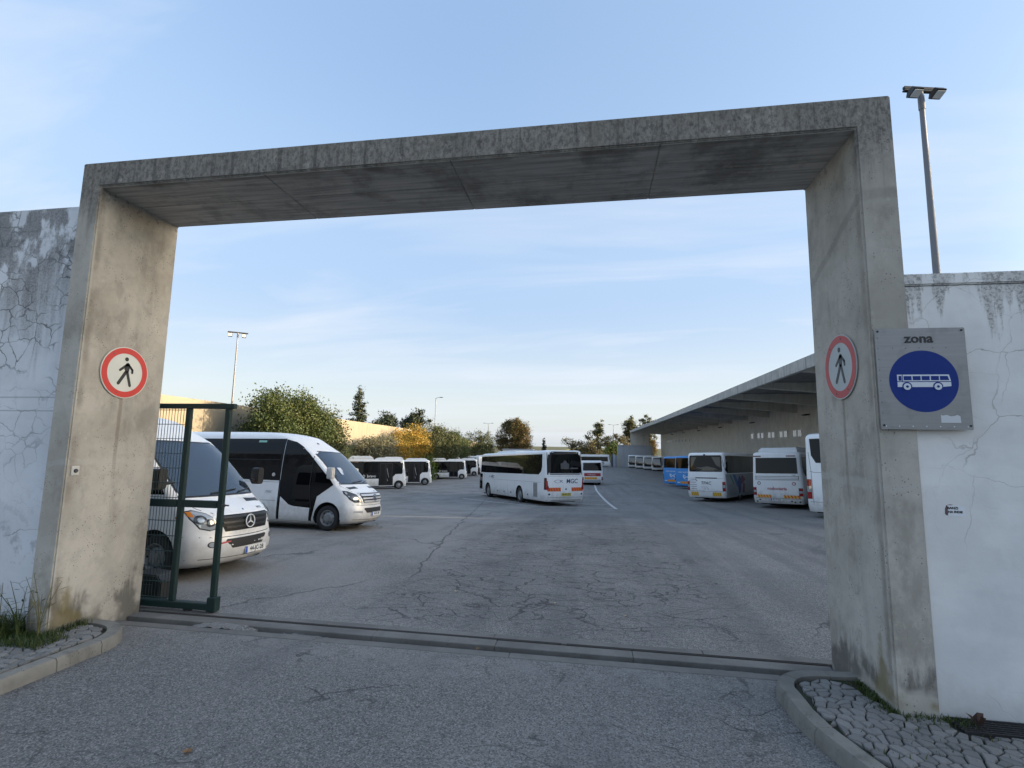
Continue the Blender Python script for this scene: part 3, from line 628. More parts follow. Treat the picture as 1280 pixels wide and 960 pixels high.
rz('pictogram_window', [S([(a, b), (c, b), (c, d), (a, d)]) for a, b, c, d in wins]+[S([(612, 453), (672, 453), (683, 490), (612, 490)]), S([(311, 440), (316, 440), (316, 500), (311, 500)])], BLUE, .0034)
for q in (347, 592):
    rz('pictogram_wheel_gap', [S(circ(39, 24, (q, 545)))], BLUE, .0036); rz('pictogram_wheel', [S(circ(30, 24, (q, 547)))], PRW, .0050); rz('pictogram_hub', [S(circ(11, 16, (q, 547)))], BLUE, .0064)
text('lettering', 'zona', .112, BLK, 'right', (-.008, -.0058, .350), zs, sx=1.06, bold=.003)
for i in range(7):
    for sx_, sz in ((-.315+i*.105, -.418),): flat('rivet', [circ(.0055, 10, (sx_, sz))], PRW, 'right', (0, -.0045, 0), zs, th=.002)
for sx_, sz in ((-.33, .42), (.33, .42), (-.33, -.41), (.335, -.41)): flat('bolt', [circ(.009, 10, (sx_, sz))], BLK, 'right', (0, -.0045, 0), zs, th=.004)
for i in range(8): flat('rivet', [circ(.004, 8, (-.335, .36-i*.095))], BLKF, 'right', (0, -.0045, 0), zs, th=.0015); 
for i in range(5): flat('rivet', [circ(.004, 8, (-.22+i*.105, .268))], BLKF, 'right', (0, -.0045, 0), zs, th=.0015)
flat('torn_sticker', [[(.115, -.385), (.265, -.385), (.262, -.328), (.24, -.318), (.22, -.326), (.19, -.330), (.16, -.318), (.13, -.324), (.115, -.318)]], M('paper', (.58, .60, .62), .7), 'right', (0, -.0045, 0), zs, th=.0008)

# small paper note and bell
nt = thing('paper_note', 'small white handwritten note stuck on the right white wall', 'note', (3.03, .03, 1.76))
flat('paper', [[(-.05, -.045), (.078, -.048), (.082, .030), (.02, .041), (-.052, .042)]], M('note_paper', (.72, .74, .77), .8), 'right', (0, -.001, 0), nt, th=.001)
text('lettering', 'BANZI', .028, BLK, 'right', (-.014, -.0035, .020), nt, bold=.0006); text('lettering', 'NA INDIE', .026, BLK, 'right', (.004, -.0035, -.012), nt, bold=.0006)
n = NT('soot'); c = n.mix(n.noise(25, 5), (.09, .045, .05), (.22, .17, .17)); n.set(Base_Color=c, Roughness=.95); SOOT = n.m
flat('scorch_mark', [[(-.075, -.03), (-.066, -.040), (-.052, -.042), (-.050, .043), (-.02, .044), (-.005, .048), (-.035, .050), (-.060, .042), (-.072, .012)]], SOOT, 'right', (0, -.0004, 0), nt, th=.0004)
be = thing('intercom_button', 'small pale call button box on the left pier', 'button', (XL1, .10, 1.875))
MB().box((0.0, -.045, -.055), (.018, .045, .055)).build('housing', M('pale_plastic', (.55, .54, .50), .6), be, bevel=.006)
MB().lathe([(0.001, .034), (.018, .034), (.024, .024), (.024, .017)], 16, ax=0).build('button', BLKF, be, smooth=40)

# ------------------------------------------------------------------ sliding gate leaf
GREEN = M('gate_green_paint', (.009, .028, .025), .45, spec=.35, dirt=.5); GWIRE = M('gate_wire_green', (.012, .035, .032), .45)
sg = thing('sliding_gate', 'dark green steel sliding gate with wire mesh behind left pier', 'gate', (0, 1.33, 0))
def gp(name, a, b, bev=.006): return MB().box(a, b).build(name, GREEN, sg, bevel=bev)
for x in (-4.905, -5.515, -7.6, -9.7): gp('post', (x-.072, -.03, .12), (x, .03, 2.679))
gp('top_rail', (-9.79, -.035, 2.68), (-4.845, .035, 2.75)); gp('bottom_rail', (-9.79, -.05, .035), (-4.88, .05, .119), .008)
for a, b in ((-5.604, -4.996), (-7.689, -5.606), (-9.789, -7.691)):
    if a == -5.604: gp('middle_rail', (-5.514, -.028, 1.340), (-4.996, .03, 1.435))
    else: gp('middle_rail', (a+.001, -.03, 1.335), (b-.001, .03, 1.435))
gp('end_foot', (-4.995, -.055, .02), (-4.872, .055, .20), .008)
MB().box((-4.90, -.05, 1.36), (-4.86, -.02, 1.40)).tube([(-4.89, -.035, 1.385), (-4.80, -.035, 1.385)], .010, 8).build('latch', M('latch_steel', (.09, .085, .08), .5, .7), sg)
vw = MB().tube([(0, 0, .12), (0, 0, 1.334)], .0040, 5).mesh('wire', GWIRE); vw2 = MB().tube([(0, 0, 1.436), (0, 0, 2.68)], .0040, 5).mesh('wire', GWIRE)
for k in range(42):
    for me in (vw, vw2): o = link('wire', me, sg); o.location = (-5.64-k*.047, .0, 0)
hw = MB().tube([(-5.607, -.006, 0), (-7.6, -.006, 0)], .0042, 5).mesh('wire', GWIRE); 
for z in [.15+.2*k for k in range(6)]+[1.46+.2*k for k in range(7)]:
    for d in (-.006, .012): o = link('wire', hw, sg); o.location = (0, d, z)
for x in (-5.3, -9.0): MB().lathe([(.001, -.02), (.055, -.02), (.06, -.012), (.045, 0), (.06, .012), (.055, .02), (.001, .02)], 20, ax=1, c=(x, 0, .03)).build('roller', RUST, sg, smooth=40)
gm = thing('gate_motor_box', 'low black gate motor box on the ground behind the mesh', 'motor box', (-6.24, 1.75, 0))
MB().prism([(-.22, 0), (.25, 0), (.25, .26), (.18, .34), (-.22, .36)], -.16, .16, ax=1).build('housing', M('black_plastic', (.016, .016, .017), .5), gm, bevel=.015)
MB().box((-.10, -.167, .10), (.12, -.158, .22)).build('cover_panel', M('black_plastic_b', (.03, .03, .03), .4), gm, bevel=.004)
# ------------------------------------------------------------------ vehicle kit (local frame: x forward, y left, z up)
def veh_paint(name, col, rough, coat, grime):
    n = NT(name); p = n.obj(); z = n.sep(p)[2]
    g = n.m2('MULTIPLY', n.step(n.m2('ADD', z, n.m2('MULTIPLY', n.m2('SUBTRACT', n.noise(3.2, 6, .65, p), .5), 1.1)), 1.0, .25), grime)
    st = n.m2('MULTIPLY', n.step(n.noise(5, 5, .65, n.map(p, (1.6, 1.6, .15))), .52, .72), grime*.45)
    c = n.mix(n.m2('MULTIPLY', n.noise(1.6, 5, .6, p), .12), col, tuple(x*.8 for x in col)); c = n.mix(st, c, tuple(x*.62 for x in col)); c = n.mix(g, c, (.24, .225, .20))
    n.set(Base_Color=c, Roughness=n.m2('ADD', rough, n.m2('MULTIPLY', g, .4))); n.b.inputs['Coat Weight'].default_value = coat; n.b.inputs['Coat Roughness'].default_value = .06; _mc[name] = n.m; return n.m
PAINT = veh_paint('white_paint', (.84, .84, .835), .28, .4, .55); PAINT_OLD = veh_paint('white_paint_dull', (.72, .72, .715), .38, .2, .75)
BLUEP = M('blue_paint', (.05, .27, .66), .32, coat=.3, dirt=.2)
TRIM = M('black_trim', (.014, .014, .015), .45); RUB = M('rubber', (.018, .018, .019), .8); UNDER = M('underbody', (.01, .01, .011), .9)
GLASS = M('tinted_glass', (.004, .0045, .005), .03, spec=.28, ior=1.5); GLASSR = M('reflective_side_glass', (.005, .006, .007), .03, spec=.6, ior=1.65); GLASSB = M('windscreen_glass', (.020, .030, .045), .03, spec=.8, ior=1.75)
BGLOSS = M('gloss_black_panel', (.005, .005, .006), .2, spec=.3); SEAM = M('panel_gap', (.03, .03, .032), .8)
CHROME = M('chrome', (.75, .76, .78), .12, 1.0); ALLOY = M('wheel_steel', (.30, .31, .32), .42, .7, dirt=.5); ALLOYD = M('wheel_dark', (.09, .09, .095), .5, .6, dirt=.4)
LENS = M('headlamp_lens', (.42, .44, .46), .06, .35, coat=.8); LENSD = M('headlamp_dark', (.05, .055, .06), .1, .2, coat=.8); REDL = M('tail_lamp', (.28, .008, .010), .15, coat=.6); REDD = M('tail_lamp_dark', (.10, .006, .010), .2, coat=.6); AMB = M('indicator', (.62, .20, .02), .2, coat=.5)
HORA = M('hazard_orange', (.75, .19, .03), .5); HYEL = M('hazard_yellow', (.66, .42, .05), .5); HRED = M('hazard_red', (.55, .06, .04), .5); PLW = M('plate_white', (.66, .67, .66), .5); PLY = M('plate_yellow', (.60, .50, .10), .5); PLB = M('plate_blue', (.02, .08, .42), .5)
INKB = M('ink_black', (.02, .02, .022), .5); INKN = M('ink_navy', (.02, .03, .09), .5); INKR = M('ink_red', (.35, .02, .04), .5); GREYP = M('grey_panel', (.40, .42, .44), .4, .2, dirt=.2); GRILLE = M('grille_mesh', (.33, .34, .35), .6, .3)
AIRC = M('aircon_white', (.72, .725, .72), .45, dirt=.3)

class Body:
    """body built of horizontal outlines: F front, B rear end, W half width, corner depths and exponent per height"""
    def __init__(s, prof): s.p = prof
    def fpt(s, v, z):
        F, Rr, Wd, bf, br, nf, nr = s.p(z); t = min(abs(v)/Wd, 1); return Vector((F-bf*(1-(1-t**nf)**(1/nf)), v, z))
    def rpt(s, v, z):
        F, Rr, Wd, bf, br, nf, nr = s.p(z); t = min(abs(v)/Wd, 1); return Vector((Rr+br*(1-(1-t**nr)**(1/nr)), v, z))
    def spt(s, u, z, sg):
        F, Rr, Wd, bf, br, nf, nr = s.p(z); v = Wd
        if u > F-bf: t = min((u-(F-bf))/bf, 1); v = Wd*(1-t**nf)**(1/nf)
        elif u < Rr+br: t = min(((Rr+br)-u)/br, 1); v = Wd*(1-t**nr)**(1/nr)
        return Vector((u, sg*v, z))
    def P(s, kind, a, z, sg): return s.fpt(a, z) if kind == 'front' else s.rpt(a, z) if kind == 'rear' else s.spt(a, z, sg)
    def off(s, kind, a, z, sg, d):
        e = .004; p = s.P(kind, a, z, sg); da = s.P(kind, a+e, z, sg)-s.P(kind, a-e, z, sg); dz = s.P(kind, a, z+e, sg)-s.P(kind, a, z-e, sg)
        n = da.cross(dz)
        if n.length < 1e-9: n = Vector((1, 0, 0)) if kind == 'front' else Vector((-1, 0, 0)) if kind == 'rear' else Vector((0, sg, 0))
        n.normalize(); ref = Vector((1, 0, .2)) if kind == 'front' else Vector((-1, 0, .2)) if kind == 'rear' else Vector((0, sg, .2))
        if n.dot(ref) < 0: n = -n
        return p+n*d
    def shell(s, zs, nc=9, ns=6):
        P = []
        for z in zs:
            F, Rr, Wd, bf, br, nf, nr = s.p(z); row = []
            def sp(x, n): return math.copysign(abs(x)**(2/n), x)
            for i in range(2*nc+1):
                t = R(-90+90*i/nc); row.append((F-bf+bf*sp(math.cos(t), nf), Wd*sp(math.sin(t), nf), z))
            for i in range(1, ns): k = i/ns; row.append((F-bf+(Rr+br-F+bf)*k, Wd, z))
            for i in range(2*nc+1):
                t = R(90-90*i/nc); row.append((Rr+br-br*sp(math.cos(t), nr), Wd*sp(math.sin(t), nr), z))
            for i in range(1, ns): k = i/ns; row.append((Rr+br+(F-bf-Rr-br)*k, -Wd, z))
            P.append(row)
        mb = MB(); mb.grid(P, close=True); m = len(P[0])
        mb.add(P[0], [tuple(range(m-1, -1, -1))]); mb.add(P[-1], [tuple(range(m))])
        return mb
    def build(s, zs, name, mats, parent, arches=(), nc=9, ns=6, smooth=38):
        mb = s.shell(zs, nc, ns); me = mb.mesh(name, mats, False)
        bm = bmesh.new(); bm.from_mesh(me); bmesh.ops.remove_doubles(bm, verts=bm.verts, dist=1e-4); bmesh.ops.recalc_face_normals(bm, faces=bm.faces); bm.to_mesh(me); bm.free()
        o = link(name, me, None)
        if arches:
            cb = MB(); cb.cur = 1
            for (u, z, r, y0, y1) in arches:
                vs = [(u+r*math.cos(t), y, z+r*math.sin(t)) for y in (y0, y1) for t in [2*math.pi*k/28 for k in range(28)]]
                fs = [tuple(range(27, -1, -1)), tuple(range(28, 56))]+[(k, (k+1) % 28, 28+(k+1) % 28, 28+k) for k in range(28)]; cb.add(vs, fs)
            cme = cb.mesh('cut', [mats[0], UNDER]); 
            bm = bmesh.new(); bm.from_mesh(cme); bmesh.ops.recalc_face_normals(bm, faces=bm.faces); bm.to_mesh(cme); bm.free()
            co = link('cut', cme, None); md = o.modifiers.new('b', 'BOOLEAN'); md.operation = 'DIFFERENCE'; md.solver = 'EXACT'; md.object = co
            dg = bpy.context.evaluated_depsgraph_get(); nm = bpy.data.meshes.new_from_object(o.evaluated_get(dg)); o.modifiers.clear(); o.data = nm; bpy.data.objects.remove(co); bpy.data.meshes.remove(cme)
            me = nm
        me.name = name; me.polygons.foreach_set('use_smooth', [True]*len(me.polygons)); me.set_sharp_from_angle(angle=R(smooth)); o.parent = parent
        return o
    def patch(s, name, kind, poly, mat, parent, d=.005, sg=-1, nx=6, dz=.12, skirt=True, smooth=True):
        zs = sorted({round(p[1], 5) for p in poly}); out = []
        for a, b in zip(zs, zs[1:]):
            k = max(1, int((b-a)/dz+.5)); out += [a+(b-a)*i/k for i in range(k)]
        out.append(zs[-1]); out[0] += 1e-4; out[-1] -= 1e-4; P = []
        for z in out:
            xs = []
            for (a0, z0), (a1, z1) in zip(poly, poly[1:]+poly[:1]):
                if (z0-z)*(z1-z) <= 0 and abs(z1-z0) > 1e-9: xs.append(a0+(a1-a0)*(z-z0)/(z1-z0))
            if len(xs) < 2: continue
            lo, hi = min(xs), max(xs)
            P.append([s.off(kind, lo+(hi-lo)*i/nx, z, sg, d) for i in range(nx+1)])
        flip = kind == 'rear' or (kind == 'side' and sg > 0)
        if flip: P = [r[::-1] for r in P]
        mb = MB(); mb.grid(P)
        if skirt:
            nr = len(P); nc = nx+1; loop = [(0, j) for j in range(nc)]+[(i, nc-1) for i in range(1, nr)]+[(nr-1, j) for j in range(nc-2, -1, -1)]+[(i, 0) for i in range(nr-2, 0, -1)]
            c = sum((P[i][j] for i, j in loop), Vector())/len(loop)
            top = [P[i][j] for i, j in loop]; ref = Vector((1, 0, 0)) if kind == 'front' else Vector((-1, 0, 0)) if kind == 'rear' else Vector((0, sg, 0))
            low = [p-ref*(d+.004) for p in top]; m = len(top); mb.add(top+low, [(k, m+k, m+(k+1) % m, (k+1) % m) for k in range(m)])
        o = mb.build(name, mat, parent, smooth=40 if smooth else False); return o
    def seam(s, kind, line, parent, w=.008, d=.0022, sg=-1, mat=None, name='panel_gap'):
        mb = MB(); P = []
        pts = []
        for (a, z), (b, y) in zip(line, line[1:]):
            k = max(1, int(math.hypot(b-a, y-z)/.12)); pts += [(a+(b-a)*i/k, z+(y-z)*i/k) for i in range(k)]
        pts.append(line[-1])
        for i, (a, z) in enumerate(pts):
            q0 = pts[max(i-1, 0)]; q1 = pts[min(i+1, len(pts)-1)]; L = math.hypot(q1[0]-q0[0], q1[1]-q0[1]) or 1; nx, nz = -(q1[1]-q0[1])/L*w/2, (q1[0]-q0[0])/L*w/2
            P.append([s.off(kind, a+nx, z+nz, sg, d), s.off(kind, a-nx, z-nz, sg, d)])
        mb.grid(P); return mb.build(name, mat or SEAM, parent)

_wh = {}
def wheel_meshes(r, w, style):
    k = (r, w, style)
    if k in _wh: return _wh[k]
    ri = r*.62
    ty = MB().lathe([(ri, -.02), (ri+.012, .004), (r*.80, .012), (r-.03, .004), (r-.006, -.02), (r, -.06), (r, -w+.06), (r-.006, -w+.02), (r-.04, -w), (ri, -w+.02)], 36, ax=1).mesh('wheel', RUB, smooth=50)
    mb = MB()
    if style == 'van':
        mb.lathe([(ri+.004, -.012), (ri-.012, -.010), (ri-.03, -.045), (ri*.80, -.07), (ri*.62, -.045), (ri*.50, -.03), (ri*.36, -.03), (ri*.34, -.008), (ri*.20, -.004), (.001, -.004)], 36, ax=1)
        for q in range(8):
            t = 2*math.pi*q/8; mb.cur = 1; mb.lathe([(ri*.085, -.058), (ri*.085, -.053), (.001, -.053)], 8, ax=1, c=(ri*.76*math.cos(t), -.0, ri*.76*math.sin(t))); mb.cur = 0
        for q in range(6):
            t = 2*math.pi*(q+.5)/6; mb.lathe([(.013, -.03), (.013, -.012), (.001, -.010)], 6, ax=1, c=(ri*.43*math.cos(t), 0, ri*.43*math.sin(t)))
    else:
        mb.lathe([(ri+.004, -.012), (ri-.014, -.008), (ri-.035, -.03), (ri*.84, -.05), (ri*.60, -.012), (ri*.42, -.005), (ri*.40, .012), (ri*.25, .02), (.001, .02)], 36, ax=1)
        for q in range(10):
            t = 2*math.pi*q/10; mb.cur = 1; mb.lathe([(ri*.065, -.034), (ri*.065, -.026), (.001, -.026)], 8, ax=1, c=(ri*.73*math.cos(t), 0, ri*.73*math.sin(t))); mb.cur = 0
    rm = mb.mesh('rim', [ALLOY, TRIM], smooth=40); _wh[k] = (ty, rm); return _wh[k]
def wheel(parent, u, vout, r, w=.26, style='bus', turn=0):
    ty, rm = wheel_meshes(r, w, style); o = link('wheel', ty, parent); o.location = (u, vout, r)
    o.rotation_euler = (0, 0, (0 if vout > 0 else math.pi)+turn)
    c = link('rim', rm, o); return o
def pose(root, x, y, h, mid=0.0):
    fw = Vector((math.sin(h), math.cos(h), 0)); lf = Vector((-math.cos(h), math.sin(h), 0)); m = Vector((x, y, 0))+fw*mid; e = 1.2
    g = lambda q: gz(q.x, q.y)
    sf = (g(m+fw*e)-g(m-fw*e))/(2*e); sl = (g(m+lf*e)-g(m-lf*e))/(2*e); fw.z = sf; lf.z = sl; fw.normalize(); up = fw.cross(lf).normalized(); lf = up.cross(fw)
    mt = Matrix.Identity(4)
    for i in range(3): mt[i][0] = fw[i]; mt[i][1] = lf[i]; mt[i][2] = up[i]
    z = g(m)-sf*mid; mt.translation = (x, y, z); root.matrix_world = mt; return root
def vbox(name, a, b, mat, parent, bev=.02): return MB().box(a, b).build(name, mat, parent, bevel=bev, smooth=40 if bev > .011 else False)
def plate(parent, face, at, txt, col=PLW, blue=True, w=.52, h=.11, up=None, dark=False):
    o = flat('number_plate', [rrect(-w/2, w/2, -h/2, h/2, .008, 2)], col, face, at, parent, th=.008, up=up)
    x, y = (Vector(v) for v in AX[face]); y = Vector(up).normalized() if up is not None else y; z = x.cross(y)
    if blue: flat('country_band', [[(-w/2+.003, -h/2+.004), (-w/2+.05, -h/2+.004), (-w/2+.05, h/2-.004), (-w/2+.003, h/2-.004)]], PLB, face, Vector(at)+z*.0085, o, th=.0008, up=up)
    if txt: text('lettering', txt, h*.92, INKB, face, Vector(at)+z*.0095+x*.02, o, sx=.92, bold=.0022, up=up)
    return o
def hazard(B, parent, v0, v1, z0, z1, ca=HYEL, cb=HRED, n=5, kind='rear'):
    o = B.patch('reflective_panel', kind, [(v0, z0), (v1, z0), (v1, z1), (v0, z1)], ca, parent, d=.006, nx=4)
    w = (v1-v0)/n
    for k in range(n):
        a = v0+k*w; B.patch('reflective_stripe', kind, [(a+w*.02, z0+.002), (a+w*.48, z0+.002), (a+w*.95, z1-.002), (a+w*.49, z1-.002)], cb, o, d=.0085, nx=2, skirt=False)
    return o
def star(parent, at, r, mat, face='front', up=None):
    P = ring_polys(r*.86, r, 32)
    for k in range(3):
        a = R(90+120*k); c = (math.cos(a), math.sin(a)); s = (-math.sin(a), math.cos(a)); w = r*.13
        P.append([(c[0]*r*.9, c[1]*r*.9), (s[0]*w, s[1]*w), (-c[0]*w*.5, -c[1]*w*.5), (-s[0]*w, -s[1]*w)])
    return flat('badge', P, mat, face, at, parent, th=.012, up=up)

def interp(tab, z):
    if z <= tab[0][0]: return tab[0][1]
    for (a, p), (b, q) in zip(tab, tab[1:]):
        if z <= b: return p+(q-p)*(z-a)/(b-a)
    return tab[-1][1]
def smooth_tab(tab, k=2):
    for _ in range(k):
        out = [tab[0]]
        for (a, p), (b, q) in zip(tab, tab[1:]): out += [(a*.75+b*.25, p*.75+q*.25), (a*.25+b*.75, p*.25+q*.75)]
        tab = out+[tab[-1]]
    return tab

# ------------------------------------------------------------------ delivery-van shaped minibuses
def van_body(tail, hroof, face=0):
    Ft = smooth_tab([(.20, .80), (.26, .93), (.36, .985), (.52, 1.0), (.62, .985), (.70, .955), (.92, .925), (1.01, .88), (1.08, .79), (1.15, .67), (1.22, .53), (1.265, .44), (1.30, .40), (1.42, .30), (2.24, -.54), (2.40, -.80), (hroof-.18, -1.15), (hroof-.07, -1.6), (hroof-.015, -2.1), (hroof, -2.6)], 1)
    Wt = smooth_tab([(.20, .90), (.26, .965), (.45, .985), (.90, .985), (1.1, .975), (1.30, .97), (1.7, .955), (2.2, .905), (hroof-.32, .84), (hroof-.16, .77), (hroof-.07, .66), (hroof-.02, .48), (hroof, .30)], 1)
    Bt = smooth_tab([(.20, .45), (.5, .55), (.75, .58), (1.0, .55), (1.15, .42), (1.28, .28), (1.4, .25), (2.2, .26), (2.45, .42), (hroof, .9)], 1)
    def prof(z):
        ins = interp([(0, 0), (hroof-.25, 0), (hroof-.1, .08), (hroof, .45)], z)
        return interp(Ft, z), tail+ins, interp(Wt, z), interp(Bt, z), .14, 2.3, 2.4
    return Body(prof)
VZ = [.20, .23, .26, .30, .36, .44, .52, .60, .66, .72, .80, .88, .95, 1.0, 1.04, 1.07, 1.10, 1.13, 1.16, 1.19, 1.22, 1.25, 1.275, 1.30, 1.33, 1.37, 1.45, 1.55, 1.7, 1.85, 2.0, 2.12, 2.2]
def mirror(parent, u, sg, z, mat, bm=TRIM):
    o = MB().prism(rrect(-.10, .10, -.16, .17, .05), 0, .16, ax=0).build('mirror', mat, parent, bevel=.02, smooth=40); o.location = (u-.05, sg*1.16, z)
    g = MB().prism(rrect(-.085, .085, -.14, .15, .04), 0, -.004, ax=0).build('mirror_glass', GLASSB, o); g.location = (-.001, 0, 0)
    a = MB().tube([(.08, -sg*.07, -.08), (.12, -sg*.24, -.06)], .028, 8).build('mirror_arm', bm, o, smooth=40); return o
def van_common(root, B, tail, hroof, new):
    zs = VZ+[2.28, 2.36, 2.44]+[hroof-.20, hroof-.15, hroof-.11, hroof-.07, hroof-.04, hroof-.02, hroof-.008, hroof]
    ra = -4.05 if tail < -5 else -3.66
    arch = [(0, .39, .43, s*.62, s*1.2) for s in (-1, 1)]+[(ra, .39, .43, s*.55, s*1.2) for s in (-1, 1)]
    body = B.build(zs, 'body', [PAINT, UNDER], root, arch, nc=14, ns=14)
    vbox('underbody', (tail+.3, -.72, .17), (.7, .72, .30), UNDER, root)
    for s in (-1, 1):
        wheel(root, 0, s*.955, .355, .24, 'van', 0); wheel(root, ra, s*.955, .355, .24, 'van')
    # windscreen
    ws = [(-.85, 1.325), (.85, 1.325), (.795, 2.15), (.64, 2.24), (-.64, 2.24), (-.795, 2.15)]
    B.patch('windscreen_seal', 'front', [(-.875, 1.30), (.875, 1.30), (.82, 2.17), (.66, 2.27), (-.66, 2.27), (-.82, 2.17)], TRIM, root, d=.003, nx=20)
    w = B.patch('windscreen', 'front', ws, GLASSB, root, d=.007, nx=20)
    for x0, x1 in ((-.30, .34), (.36, .78)):
        mb = MB(); mb.tube([B.off('front', x0+(x1-x0)*k/6, 1.345+.05*k/6*(1 if x0 < 0 else 1), -1, .022) for k in range(7)], .011, 6); mb.build('wiper', TRIM, w, smooth=40)
    # cowl vents in the bonnet
    for s in (-1, 1): B.patch('bonnet_vent', 'front', [(s*.34, 1.185), (s*.74, 1.165), (s*.78, 1.222), (s*.38, 1.242)], TRIM, root, d=.003, nx=6)
    # bonnet shut lines
    for s in (-1, 1): B.seam('front', [(s*.62, 1.05), (s*.78, 1.12), (s*.86, 1.22), (s*.89, 1.285)], root, .010)
    for s in (-1, 1):
        mirror(root, .10 if s < 0 or not new else -.40, s, 1.62, PAINT if new else TRIM)
        # plastic arch lips
        P = [(0+.43*math.cos(R(a)), .39+.43*math.sin(R(a))) for a in range(-8, 190, 11)]
        B.seam('side', P, root, .035, .004, s, PAINT, 'arch_lip')
    return body

# --- the nearer van, nose behind the gate leaf
v1 = thing('passenger_van', 'white van with black grille behind the green gate leaf', 'van')
B = van_body(-5.0, 2.84)
van_common(v1, B, -5.0, 2.84, False)
B.patch('grille_surround', 'front', [(-.56, .71), (.56, .71), (.665, 1.0), (.62, 1.035), (-.62, 1.035), (-.665, 1.0)], PAINT, v1, d=.012, nx=16)
gr_ = B.patch('grille', 'front', [(-.49, .745), (.49, .745), (.60, .985), (.57, 1.005), (-.57, 1.005), (-.60, .985)], M('grille_black', (.010, .010, .011), .5, spec=.25), v1, d=.020, nx=16)
for k in range(3):
    z = .795+k*.078; h = .032; hw_ = .475+k*.045; B.patch('grille_bar', 'front', [(-hw_, z), (hw_, z), (hw_+.015, z+h), (-hw_-.015, z+h)], M('grille_bar', (.022, .023, .025), .4, spec=.4), gr_, d=.036, nx=14)
flat('badge_backing', [circ(.10, 28)], M('badge_black', (.012, .012, .013), .4), 'front', B.off('front', 0, .875, 1, .042), gr_, th=.002, up=(-.10, 0, 1)); star(gr_, B.off('front', 0, .875, 1, .045), .115, M('badge_silver', (.82, .83, .84), .35, .3), up=(-.10, 0, 1))
for s in (-1, 1):
    hl = B.patch('headlamp', 'front', [(s*.60, .80), (s*.72, .78), (s*.84, .82), (s*.925, .98), (s*.94, 1.10), (s*.86, 1.12), (s*.72, 1.06), (s*.63, .96)], TRIM, v1, d=.004, nx=10, dz=.04)
    B.patch('lens', 'front', [(s*.615, .81), (s*.72, .795), (s*.83, .835), (s*.912, .985), (s*.925, 1.085), (s*.86, 1.10), (s*.725, 1.045), (s*.64, .95)], LENS, hl, d=.014, nx=10, dz=.04)
    for cx, cz, r in ((.71, .91, .065), (.82, .96, .07)):
        B.patch('reflector', 'front', circ(r, 14, (s*cx, cz)), LENSD, hl, d=.018, nx=5, dz=.03); B.patch('bulb', 'front', circ(r*.55, 12, (s*cx, cz)), LENS, hl, d=.021, nx=5, dz=.02)
    B.patch('indicator', 'front', [(s*.885, 1.0), (s*.925, 1.02), (s*.93, 1.085), (s*.885, 1.09)], AMB, hl, d=.018, nx=2)
    f = B.patch('fog_lamp', 'front', circ(.062, 16, (s*.70, .56), ry=.05), TRIM, v1, d=.004, nx=6, dz=.02); B.patch('lens', 'front', circ(.045, 14, (s*.70, .56), ry=.038), LENS, f, d=.01, nx=5, dz=.02)
B.patch('bumper_intake', 'front', [(-.36, .47), (.36, .47), (.49, .60), (.46, .625), (-.46, .625), (-.49, .60)], M('intake_black', (.012, .012, .013), .6), v1, d=.004, nx=14)
B.seam('front', [(-.97, .70), (-.6, .665), (0, .66), (.6, .665), (.97, .70)], v1, .012)
B.seam('front', [(-.96, .345), (0, .32), (.96, .345)], v1, .010)
B.patch('red_scuff', 'front', [(-.58, .555), (-.40, .575), (-.395, .60), (-.57, .585)], M('scuff_red', (.45, .06, .07), .6), v1, d=.003, nx=4, dz=.02, skirt=False)
plate(v1, 'front', B.off('front', .17, .40, 1, .018), '44-JC-28', up=(-.05, 0, 1), h=.115)
text('lettering', 'N13', .075, INKB, 'front', B.off('front', .45, 1.075, 1, .012), v1, sx=.8, bold=.001, up=(-.75, 0, .55))
flat('bonnet_badge', [circ(.024, 16)], CHROME, 'front', B.off('front', 0.0, 1.075, 1, .004), v1, th=.006, up=(-.7, 0, .6))
for s in (-1, 1):
    B.patch('side_window', 'side', [(.08, 1.36), (.02, 1.46), (-.62, 2.08), (-.80, 2.20), (-1.28, 2.20), (-1.28, 1.36), (-.3, 1.36)], GLASS, v1, d=.005, sg=s, nx=8)
    B.patch('side_window', 'side', rrect(-4.75, -1.42, 1.42, 2.18, .06), GLASS, v1, d=.005, sg=s, nx=12)
    B.seam('side', [(-.42, .85), (-.30, 1.30)], v1, sg=s); B.seam('side', [(-1.35, .35), (-1.35, 2.3)], v1, sg=s)
    B.patch('rub_strip', 'side', [(-4.9, .62), (-.5, .62), (-.5, .74), (-4.9, .74)], TRIM, v1, d=.012, sg=s, nx=10)
    B.patch('side_repeater', 'side', [(.36, .98), (.48, .98), (.48, 1.02), (.36, 1.02)], AMB, v1, d=.008, sg=s, nx=2)
pose(v1, -7.02, 3.48, 1.61)

# --- the black-sided minibus behind it
v2 = thing('minibus', 'white minibus with black glazed side door beside the van', 'minibus')
B = van_body(-6.0, 2.86)
van_common(v2, B, -6.0, 2.86, True)
B.patch('grille_surround', 'front', [(-.58, .76), (.58, .76), (.66, 1.04), (.60, 1.075), (-.60, 1.075), (-.66, 1.04)], M('grille_silver', (.62, .635, .65), .3, .3), v2, d=.012, nx=16)
gr_ = B.patch('grille', 'front', [(-.52, .79), (.52, .79), (.60, 1.02), (.56, 1.045), (-.56, 1.045), (-.60, 1.02)], M('grille_black', (.02, .02, .02)), v2, d=.02, nx=16)
for k in range(3): B.patch('grille_bar', 'front', [(-.50-k*.035, .80+k*.083), (.50+k*.035, .80+k*.083), (.52+k*.035, .848+k*.083), (-.52-k*.035, .848+k*.083)], M('grille_silver', (.6, .6, .6)), gr_, d=.034, nx=14)
star(gr_, B.off('front', 0, .915, 1, .045), .105, CHROME, up=(-.10, 0, 1))
